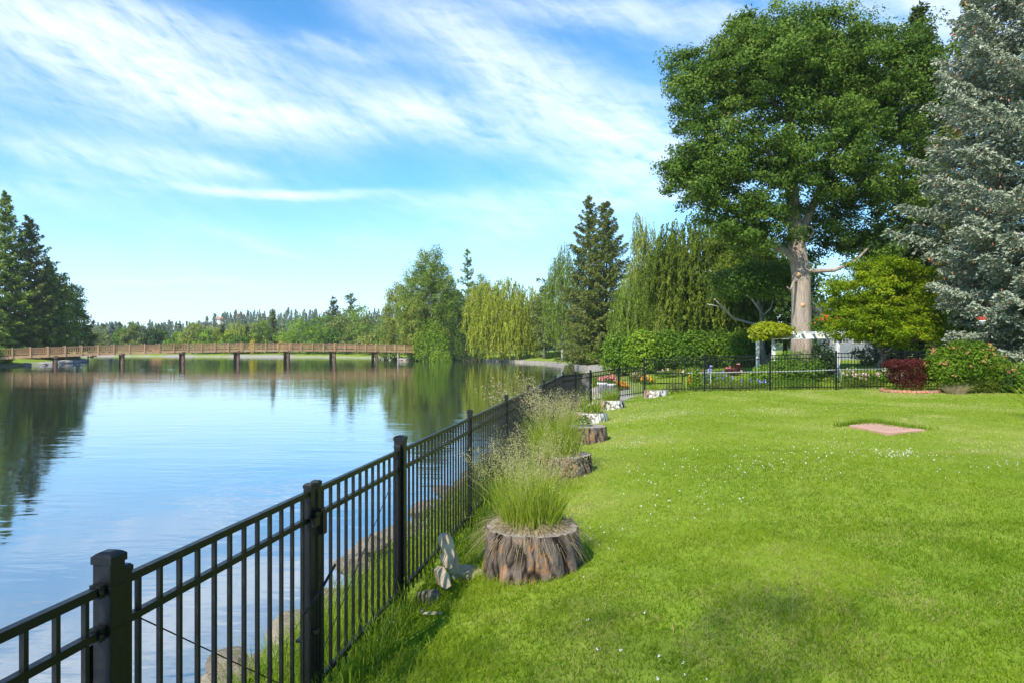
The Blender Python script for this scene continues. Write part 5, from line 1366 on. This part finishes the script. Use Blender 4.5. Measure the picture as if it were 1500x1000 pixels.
def build_far_shore():
    S = [  # px, Y, top, half width, kind, material, label
        (150, 238, 484, 16, 'b', 'olive', 'yellowish round tree just past the dark stand, above the bridge rail'),
        (163, 232, 473, 11, 'c', 'bluegreen', 'blue grey spruce on the far shore near the dark stand'),
        (196, 240, 480, 15, 'b', 'olive', 'wide olive tree on the far shore left of the dark roofed house'),
        (180, 246, 486, 12, 'b', 'green', 'mid green tree between the blue grey spruce and the olive tree'),
        (221, 246, 485, 11, 'b', 'dark', 'dark round tree directly behind the dark roofed house'),
        (238, 252, 489, 9, 'b', 'green', 'small green tree behind the middle of the dark roofed house'),
        (262, 256, 490, 8, 'b', 'bright', 'small bright tree behind the right end of the dark roof'),
        (283, 240, 477, 17, 'b', 'birch_pale', 'yellow green tree just right of the dark roofed house'),
        (300, 238, 486, 12, 'b', 'bright', 'low bright tree in front of the willow pair on the far shore'),
        (311, 243, 471, 13, 'w', 'willow', 'first far shore willow right of the dark roofed house'),
        (326, 246, 476, 8, 'c', 'spruce', 'narrow dark spruce between the two far shore willows'),
        (346, 241, 467, 17, 'w', 'willow', 'second and taller far shore willow above the third bridge pier'),
        (334, 236, 492, 10, 'b', 'bright', 'low bright shrub tree below the far shore willows'),
        (361, 242, 478, 9, 'c', 'spruce', 'small dark spruce right of the tall far shore willow'),
        (371, 240, 473, 9, 'c', 'spruce_green', 'dark spruce left of the grey cone laden spruce'),
        (385, 236, 473, 15, 'b', 'birch', 'light green tree in front of the grey spruce'),
        (400, 244, 454, 11, 'c', 'spruce_brown', 'tall narrow grey brown spruce standing above the far shore trees'),
        (439, 232, 471, 29, 'b', 'bright', 'wide bright green tree above the fourth bridge pier'),
        (470, 238, 464, 20, 'b', 'green', 'green tree behind the wide bright one'),
        (492, 232, 463, 20, 'b', 'olive', 'soft olive tree in the middle of the far shore group'),
        (514, 240, 450, 28, 'b', 'bright', 'tallest bright round tree of the far shore group'),
        (540, 236, 462, 20, 'b', 'olive', 'olive tree right of the tallest bright round tree'),
        (489, 262, 437, 10, 'p', 'spruce', 'left of the two dark pines topping the far shore group'),
        (514, 262, 431, 13, 'p', 'spruce', 'right and larger of the two dark pines topping the far shore group'),
        (481, 225, 484, 17, 'b', 'green', 'green shrubby tree low in the middle of the far shore group'),
        (527, 222, 475, 18, 'b', 'birch', 'mid green tree low at the right of the far shore group'),
        (556, 215, 484, 17, 'b', 'olive', 'soft green tree just behind the bridge near its right end'),
        (541, 205, 497, 15, 'b', 'birch_pale', 'yellowish low bush behind the person on the bridge'),
        (506, 220, 497, 9, 'b', 'olive', 'small faded bush in the far shore group'),
        (372, 228, 500, 4.5, 'b', 'broom', 'yellow flowering broom bush behind the bridge, left one'),
        (413, 228, 500, 4.5, 'b', 'broom', 'yellow flowering broom bush under the wide bright tree'),
        (428, 236, 493, 12, 'b', 'green', 'low green bush beside the yellow broom'),
        (133, 236, 492, 9, 'b', 'birch_pale', 'pale bush at the left start of the far shore'),
        (250, 232, 503, 10, 'b', 'green', 'low green bush in front of the dark roofed house'),
        (352, 230, 499, 12, 'b', 'green', 'low green bush above the third bridge pier'),
        (456, 224, 502, 12, 'b', 'green', 'low green bush between the fourth and fifth bridge piers'),
    ]
    for (px, Y, top, hw, k, mt, lab) in S:
        hw *= 1.35 if k != 'c' else 1.0; top -= 6 if k == 'b' else 0
        while float(sdf(np.array([(px - 750) / 1000 * Y]), np.array([Y]))[0]) < 4: Y += 2.
        if k == 'b': ptree('broad', 'shore_tree', lab, px, Y, top, hw, mt, nc=90, npc=30, leaf=.62, cr=hw * Y / 1000 * .30, limbs=5)
        elif k == 'c': ptree('con', 'shore_spruce', lab, px, Y, top, hw, mt, nw=18, nb=8, tw=8, nq=3, qs=.75, prof=.75)
        elif k == 'p': ptree('con', 'shore_pine', lab, px, Y, top, hw * 1.1, mt, nw=13, nb=6, tw=8, nq=4, qs=1.0, prof=.45, start=.25, ragged=.3)
        else: ptree('weep', 'shore_willow', lab, px, Y, top, hw, mt, ells=[(0, 0, .62, .7, .34), (-.4, 0, .5, .5, .3), (.4, 0, .5, .5, .3)], ns=260, length=5., leaf=.7, per=2.6, zmin=.8)
    # house
    x, y = (247 - 750) * .264, 264.; z = gz(x, y); root = empty('lake_house', (x, y, z), 'long low house with a dark roof on the far shore behind the bridge', 'house')
    m = MB(); m.box((0, 0, 1.25), (12.5, 5, 3.0)); m.obj('wall', M['wall_red'], root)
    m = MB(); m.add([(-6.4, -3, 2.75), (6.4, -3, 2.75), (5.2, 0, 4.25), (-6.0, 0, 4.25), (-6.4, 3, 2.75), (6.4, 3, 2.75)], [(0, 1, 2, 3), (3, 2, 5, 4), (0, 3, 4), (1, 5, 2), (0, 4, 5, 1)]); m.obj('roof', M['roof'], root)
    m = MB(); m.add([(-.8, -3.4, 2.5), (2.0, -3.4, 2.5), (.6, -3.4, 3.7), (-.8, 0, 2.5), (2.0, 0, 2.5), (.6, 0, 3.7)], [(0, 1, 2), (0, 2, 5, 3), (1, 4, 5, 2), (0, 3, 4, 1)]); m.obj('gable', M['wall_red'], root)
    for wx in (-4, -2.2, 3, 4.4):
        m = MB(); m.box((wx, -2.53, 1.6), (1.2, .08, 1.2)); w = m.obj('window', M['white'], root); m = MB(); m.box((wx, -2.58, 1.6), (1.0, .06, 1.0)); m.obj('pane', M['glass'], w)
    for (px, py, Y, s, lab, wm) in ((325, 461.5, 880, 5, 'orange roofed house high on the wooded hill', 'roof_red'), (301, 470, 840, 5, 'pale house on the shoulder of the wooded hill', 'wall_pale'), (351, 464, 900, 5, 'small red house further right on the wooded hill', 'roof_red')):
        x, y, z = W(px, py, Y); z = gz(x, y) + 0; root = empty('hill_house', (x, y, z), lab, 'house')
        m = MB(); m.box((0, 0, 2.5), (2 * s, 8, 7)); m.obj('wall', M['wall_pale'], root)
        m = MB(); m.add([(-1.2 * s, -5, 5.8), (1.2 * s, -5, 5.8), (1.2 * s, 0, 9), (-1.2 * s, 0, 9), (-1.2 * s, 5, 5.8), (1.2 * s, 5, 5.8)], [(0, 1, 2, 3), (3, 2, 5, 4), (0, 3, 4), (1, 5, 2), (0, 4, 5, 1)]); m.obj('roof', M[wm if wm != 'wall_pale' else 'roof'], root)
    # far conifer forest over the rise and the hill: one uncountable mass
    n = 5200; y = 300 + 720 * rng.random(n) ** .8; u = -.90 + 1.75 * rng.random(n); x = u * y
    nearer = y < 520
    keep = (u < .15) | (rng.random(n) < .4); x = x[keep]; y = y[keep]; n = len(x)
    keep = sdf(x, y) > 25; x = x[keep]; y = y[keep]; n = len(x)
    z = ground(x, y); h = (5 + 10 * rng.random(n) ** 1.5) * (.75 + .5 * vn(x, y, 40, 3)) * np.where(y < 600, .9, 1.0); R = h * (.16 + .10 * rng.random(n))
    K = 62; t = rng.random((n, K)) ** .75; a = rng.random((n, K)) * 2 * PI; rr = R[:, None] * (1 - t) ** .8 * (.5 + .6 * rng.random((n, K)))
    P = np.stack([x[:, None] + rr * np.cos(a), y[:, None] + rr * np.sin(a), z[:, None] + h[:, None] * (.06 + .94 * t)], -1).reshape(-1, 3)
    out = np.stack([np.cos(a), np.sin(a), .5 + 0 * a], -1).reshape(-1, 3)
    V = leafq(P, np.repeat(h, K) * .17 * (.6 + .7 * rng.random(n * K)), out, .5, .6)
    tt = np.repeat(.42 + .2 * rng.normal(size=n), K) + .13 * rng.normal(size=n * K)
    o = link('hill_forest', quadmesh('hill_forest', V, tt), M['forest']); o['kind'] = 'stuff'; tag(o, 'hazy conifer forest covering the distant hill and far rise', 'forest')


build_far_shore()


# ------------------------------------------------------------------ bridge and the person on it
def build_bridge():
    root = empty('wooden_footbridge', (0, 0, 0), 'long brown wooden footbridge with slatted railings crossing the lake on dark piers', 'bridge')
    B = lambda n: np.array((-68.6 + 7.69 * n, 120 + 6.0 * n))
    zr = lambda n: 2.50 - .047 * (n - 3.1) ** 2
    u = unit(np.array((7.69, 6.0))); nrm = np.array((u[1], -u[0])); ang = math.atan2(u[1], u[0])
    n0, n1 = -2.1, 5.98
    side = {s: nrm * 1.25 * s for s in (-1, 1)}
    p3 = lambda n, s, dz: (*(B(n) + side[s]), zr(n) + dz)
    N = np.linspace(n0, n1, 41)
    for a, b in zip(N[:-1], N[1:]):
        if True:
            pass
    ks = list(range(int(math.floor(n0)), 6))
    for k in ks:
        a, b = max(n0, k), min(n1, k + 1); sub = np.linspace(a, b, 5)
        m = MB()
        for c, d in zip(sub[:-1], sub[1:]):
            p, q = B(c), B(d); za, zb = zr(c) - 1.14, zr(d) - 1.14
            w = nrm * 1.2; m.add([(*(p - w), za), (*(p + w), za), (*(q + w), zb), (*(q - w), zb), (*(p - w), za - .08), (*(p + w), za - .08), (*(q + w), zb - .08), (*(q - w), zb - .08)], [(0, 1, 2, 3), (7, 6, 5, 4), (0, 4, 5, 1), (2, 6, 7, 3)])
        m.obj('deck', M['wood'], root)
        for s in (1, -1):
            f = MB(); h = MB(); r = MB()
            for c, d in zip(sub[:-1], sub[1:]):
                f.bar(p3(c, s, -1.36), p3(d, s, -1.36), .16, .44)
                h.bar(p3(c, s, 0), p3(d, s, 0), .16, .07)
                r.bar(p3(c, s, -.92), p3(d, s, -.92), .06, .10); r.bar(p3(c, s, -.10), p3(d, s, -.10), .05, .09)
            nb = int((b - a) * 9.76 / .26)
            for i in range(nb):
                t = a + (b - a) * (i + .5) / nb; q = p3(t, s, -.5); r.box(q, (.075, .045, .84), ang)
            f.obj('fascia_beam', M['wood'], root); h.obj('handrail', M['wood'], root); r.obj('railing_panel', M['wood'], root)
    for s in (1, -1):
        t = n0 + .02
        while t < n1:
            on = abs(t - round(t)) < .06
            q = p3(t, s * 1.0, 0); q = (q[0] + nrm[0] * .09 * s, q[1] + nrm[1] * .09 * s, q[2] - .70)
            m = MB(); m.box(q, (.17, .15, 1.80 + (.1 if on else 0)), ang); m.obj('post', M['wood'], root)
            if on:
                q2 = (q[0] + u[0] * .30, q[1] + u[1] * .30, q[2]); m = MB(); m.box(q2, (.17, .15, 1.80), ang); m.obj('post', M['wood'], root)
            t += .2425
    for k in range(-1, 6):
        pm = MB(); c = B(k); zt = zr(k) - 1.60
        pm.box((c[0], c[1], zt - .02), (.55, 2.8, .42), ang); cap = pm.obj('pier_cap', M['pile'], root)
        for s in (-1, 1):
            m = MB(); q = c + nrm * s * .95; m.tube([(q[0] + nrm[0] * s * .12, q[1] + nrm[1] * s * .12, -3.2), (*q, zt - .2)], [.33, .29], 10); m.obj('pile', M['pile'], root, True)
        m = MB(); a_ = c + nrm * .95; b_ = c - nrm * .95; m.bar((*a_, WATER + .25), (*b_, zt - .3), .12, .2); m.obj('brace', M['pile'], root)
    # person standing on the deck
    n = 4.62; c = B(n); zd = zr(n) - 1.14; root = empty('person', (c[0], c[1], zd), 'person in a dark jacket standing at the railing near the right end of the bridge', 'person', None, ang - .4)
    J = {'pel': (0, 0, .92, .15, .11), 'wai': (0, 0, 1.08, .14, .10), 'che': (0, .01, 1.30, .18, .12), 'nec': (0, 0, 1.48, .065, .06), 'hea': (0, -.01, 1.62, .085, .10), 'top': (0, 0, 1.74, .07, .08),
         'sl': (-.19, 0, 1.40, .075, .07), 'el': (-.25, -.06, 1.14, .05, .05), 'wl': (-.16, -.26, 1.06, .036, .036), 'hl': (-.13, -.33, 1.06, .04, .03),
         'sr': (.19, 0, 1.40, .075, .07), 'er': (.26, -.04, 1.13, .05, .05), 'wr': (.20, -.24, 1.05, .036, .036), 'hr': (.17, -.32, 1.05, .04, .03),
         'tl': (-.09, 0, .84, .095, .095), 'kl': (-.10, -.01, .48, .065, .07), 'al': (-.10, .02, .09, .045, .05), 'fl': (-.11, -.14, .04, .045, .035),
         'tr': (.09, 0, .84, .095, .095), 'kr': (.11, -.02, .48, .065, .07), 'ar': (.12, .02, .09, .045, .05), 'fr': (.13, -.14, .04, .045, .035)}
    ed = 'pel-wai wai-che che-nec nec-hea hea-top che-sl sl-el el-wl wl-hl che-sr sr-er er-wr wr-hr pel-tl tl-kl kl-al al-fl pel-tr tr-kr kr-ar ar-fr'.split()
    ids = {k: i for i, k in enumerate(J)}
    me = bpy.data.meshes.new('body'); me.from_pydata([v[:3] for v in J.values()], [(ids[e.split('-')[0]], ids[e.split('-')[1]]) for e in ed], [])
    o = link('body', me, M['cloth_dark'], root); md = o.modifiers.new('skin', 'SKIN')
    me.skin_vertices  # layer is made by the modifier below when absent
    if not me.skin_vertices: 
        bm = bmesh.new(); bm.from_mesh(me); bm.verts.layers.skin.verify(); bm.to_mesh(me); bm.free()
    for i, v in enumerate(J.values()):
        me.skin_vertices[0].data[i].radius = v[3:5]; me.skin_vertices[0].data[i].use_root = (i == 0)
    o.modifiers.new('sub', 'SUBSURF').render_levels = 1
    m = MB(); m.lathe((0, .005, 1.60), [(.03, -.10), (.085, -.05), (.108, .03), (.10, .10), (.06, .16), (.01, .175)], 12); m.obj('hair', M['hair'], root, True)
    m = MB(); m.lathe((0, -.055, 1.60), [(.02, -.09), (.06, -.06), (.07, .0), (.06, .06), (.02, .08)], 10); m.obj('face', M['skin'], root, True)


build_bridge()


# ------------------------------------------------------------------ haze
def build_haze():
    m = MB(); m.box((-100, 1000, 60), (3000, 2900, 135)); o = m.obj('haze', None); o['kind'] = 'stuff'
    mt, nt = newmat('haze'); v = nd(nt, 'ShaderNodeVolumePrincipled'); v.inputs['Color'].default_value = (.93, .97, 1, 1); v.inputs['Density'].default_value = HAZE
    v.inputs['Anisotropy'].default_value = .2
    out = nd(nt, 'ShaderNodeOutputMaterial'); nt.links.new(v.outputs[0], out.inputs['Volume']); o.data.materials.append(mt)


HAZE = .00019
if HAZE: build_haze()

# ------------------------------------------------------------------ sky, sun, camera
SUN_DIR = Vector((-.42, -.72, .78)).normalized()   # towards the sun
el = math.asin(SUN_DIR.z); az = math.atan2(SUN_DIR.x, SUN_DIR.y)
sun = bpy.data.lights.new('sun', 'SUN'); sun.energy = 4.5; sun.angle = math.radians(.53); sun.color = (1, .935, .82)
so = bpy.data.objects.new('sun', sun); COL.objects.link(so); so.location = (-30, -30, 60)
so.rotation_euler = SUN_DIR.to_track_quat('Z', 'Y').to_euler()

w = bpy.data.worlds.new('World'); SC.world = w; w.use_nodes = True; nt = w.node_tree; nt.nodes.clear()
sky = nd(nt, 'ShaderNodeTexSky', sky_type='NISHITA'); sky.sun_disc = False; sky.sun_elevation = el; sky.sun_rotation = az; sky.altitude = 1100; sky.air_density = 1.0; sky.dust_density = .35; sky.ozone_density = 2.2
tc = nd(nt, 'ShaderNodeTexCoord').outputs['Generated']
sx = nd(nt, 'ShaderNodeSeparateXYZ'); nt.links.new(tc, sx.inputs[0])
def mth(op, a, b=None, c=None):
    n = nd(nt, 'ShaderNodeMath', operation=op)
    for i, v in enumerate((a, b, c)):
        if v is None: continue
        if hasattr(v, 'is_linked'): nt.links.new(v, n.inputs[i])
        else: n.inputs[i].default_value = v
    return n.outputs[0]
A = mth('ARCTAN2', sx.outputs[0], sx.outputs[1]); E = mth('ARCSINE', sx.outputs[2])
cb = nd(nt, 'ShaderNodeCombineXYZ'); nt.links.new(A, cb.inputs[0]); nt.links.new(E, cb.inputs[1]); AE = cb.outputs[0]
def sky_pos(px, py):
    a = math.atan((px - 750) / 1000); return a, math.atan((HOR - py) / 1000 * math.cos(a))
def fiber(rot, sc, detail, dist, seed, rough=.6):
    mp = nd(nt, 'ShaderNodeMapping', vector_type='TEXTURE'); mp.inputs['Rotation'].default_value = (0, 0, math.radians(rot)); mp.inputs['Scale'].default_value = (1 / sc[0], 1 / sc[1], 1); mp.inputs['Location'].default_value = (seed, seed * .7, 0)
    nt.links.new(AE, mp.inputs[0])
    n = nd(nt, 'ShaderNodeTexNoise'); n.inputs['Scale'].default_value = 1; n.inputs['Detail'].default_value = detail; n.inputs['Roughness'].default_value = rough; n.inputs['Distortion'].default_value = dist
    nt.links.new(mp.outputs[0], n.inputs['Vector']); return n.outputs['Fac']
BL = [  # px, py, rx, ry, tilt deg (down to the right), strength
    (150, 95, 250, 62, 8, 1.0), (300, 130, 150, 50, 16, .75), (60, 20, 220, 30, 4, .75), (250, 25, 160, 20, 14, .7), (590, 160, 125, 26, 10, .95), (680, 180, 130, 30, 14, .5), (370, 170, 120, 22, 8, .62), (480, 182, 90, 16, 8, .5),
    (760, 118, 190, 34, 22, .6), (870, 175, 175, 44, 22, .85), (950, 235, 140, 50, 15, .5), (680, 50, 150, 26, 18, .45), (850, 10, 210, 20, 6, .6), (980, 30, 90, 18, 10, .35), (500, 70, 70, 14, 4, .6), (110, 225, 170, 30, 6, .5), (40, 275, 120, 18, 4, .35),
    (300, 243, 85, 9, 6, .75), (390, 285, 150, 5.5, -1, .75), (480, 284, 100, 4.5, -3, .6), (250, 255, 160, 22, 6, .25), (860, 300, 240, 34, -9, .55), (650, 300, 110, 14, -3, .3), (350, 350, 80, 7, 9, .25), (410, 368, 45, 4, 6, .35), (300, 412, 110, 5, 1, .2), (180, 408, 70, 4, 1, .18),
    (1300, 40, 260, 70, 5, .7), (1250, 200, 220, 60, 10, .5), (1450, 30, 140, 60, 0, .6)]
mask = None
for (px, py, rx, ry, ti, s) in BL:
    a, e = sky_pos(px, py); mp = nd(nt, 'ShaderNodeMapping', vector_type='TEXTURE'); k = math.cos(a) ** 2
    mp.inputs['Location'].default_value = (a, e, 0); mp.inputs['Rotation'].default_value = (0, 0, -math.radians(ti)); mp.inputs['Scale'].default_value = (rx / 1000 * k * 1.05, ry / 1000 * math.cos(a) * 1.05, 1)
    ad = nd(nt, 'ShaderNodeVectorMath', operation='ADD'); nt.links.new(AE, ad.inputs[0])
    if mask is None:
        wn = nd(nt, 'ShaderNodeTexNoise'); wn.inputs['Scale'].default_value = 5; wn.inputs['Detail'].default_value = 4; nt.links.new(AE, wn.inputs['Vector'])
        ws = nd(nt, 'ShaderNodeVectorMath', operation='SUBTRACT'); nt.links.new(wn.outputs['Color'], ws.inputs[0]); ws.inputs[1].default_value = (.5, .5, .5)
        wm = nd(nt, 'ShaderNodeVectorMath', operation='MULTIPLY'); nt.links.new(ws.outputs[0], wm.inputs[0]); wm.inputs[1].default_value = (.16, .035, 0); WARP = wm.outputs[0]
    nt.links.new(WARP, ad.inputs[1]); nt.links.new(ad.outputs[0], mp.inputs[0])
    dt = nd(nt, 'ShaderNodeVectorMath', operation='DOT_PRODUCT'); nt.links.new(mp.outputs[0], dt.inputs[0]); nt.links.new(mp.outputs[0], dt.inputs[1])
    g = mth('MULTIPLY', mth('EXPONENT', mth('MULTIPLY', dt.outputs['Value'], -1.0)), s)
    mask = g if mask is None else mth('ADD', mask, g)
f1 = fiber(-20, (4.5, 20), 7, .6, 1.3, .62); f2 = fiber(-8, (11, 46), 6, .9, 4.1, .65); f3 = fiber(-38, (14, 60), 5, .5, 7.7, .6)
ff = mth('ADD', mth('MULTIPLY', f1, .45), mth('ADD', mth('MULTIPLY', f2, .33), mth('MULTIPLY', f3, .22)))
fs = nd(nt, 'ShaderNodeMapRange'); nt.links.new(ff, fs.inputs[0]); fs.inputs[1].default_value = .37; fs.inputs[2].default_value = .65
wide = fiber(-12, (2.2, 7), 5, .4, 12.0, .6)
bg = nd(nt, 'ShaderNodeMapRange'); nt.links.new(wide, bg.inputs[0]); bg.inputs[1].default_value = .45; bg.inputs[2].default_value = .8; bg.inputs[3].default_value = .02; bg.inputs[4].default_value = .20
cl = mth('MULTIPLY', mth('ADD', mask, bg.outputs[0]), mth('MULTIPLY_ADD', fs.outputs[0], .72, .12))
cl = mth('MINIMUM', mth('SUBTRACT', 1.0, mth('EXPONENT', mth('MULTIPLY', cl, -1.25))), .93)
hz = nd(nt, 'ShaderNodeMapRange'); nt.links.new(E, hz.inputs[0]); hz.inputs[1].default_value = .0; hz.inputs[2].default_value = .24; hz.inputs[3].default_value = .55; hz.inputs[4].default_value = 0; hz.interpolation_type = 'SMOOTHSTEP'
hs = nd(nt, 'ShaderNodeHueSaturation'); hs.inputs['Hue'].default_value = .491; hs.inputs['Saturation'].default_value = 1.18; hs.inputs['Value'].default_value = .96; nt.links.new(mixc(nt, 1.0, sky.outputs[0], (.98, 1.18, 1.35), 'MULTIPLY'), hs.inputs['Color'])
SKY_S = .118
skc = mixc(nt, hz.outputs[0], hs.outputs[0], (5.3, 6.4, 7.3))
skc = mixc(nt, cl, skc, (7.0, 7.3, 7.6))
b = nd(nt, 'ShaderNodeBackground'); nt.links.new(skc, b.inputs[0]); b.inputs[1].default_value = SKY_S
o = nd(nt, 'ShaderNodeOutputWorld'); nt.links.new(b.outputs[0], o.inputs[0])
w.cycles.sampling_method = 'MANUAL'; w.cycles.sample_map_resolution = 512

cam = bpy.data.cameras.new('camera'); co = bpy.data.objects.new('camera', cam); COL.objects.link(co)
co.location = (0, 0, EYE); co.rotation_euler = (PI / 2, 0, 0); cam.sensor_width = 36; cam.lens = 24; cam.shift_y = (HOR - 500) / 1500
cam.clip_start = .05; cam.clip_end = 6000; SC.camera = co
vs = SC.view_settings; vs.view_transform = 'Standard'; vs.look = 'None'; vs.exposure = .85; vs.gamma = 1
SC.cycles.max_bounces = 9; SC.cycles.diffuse_bounces = 5; SC.cycles.glossy_bounces = 3; SC.cycles.transmission_bounces = 6; SC.cycles.transparent_max_bounces = 4; SC.cycles.volume_bounces = 0
SC.cycles.use_adaptive_sampling = True; SC.cycles.adaptive_threshold = .015; SC.cycles.sample_clamp_indirect = 6
SC.cycles.use_denoising = True
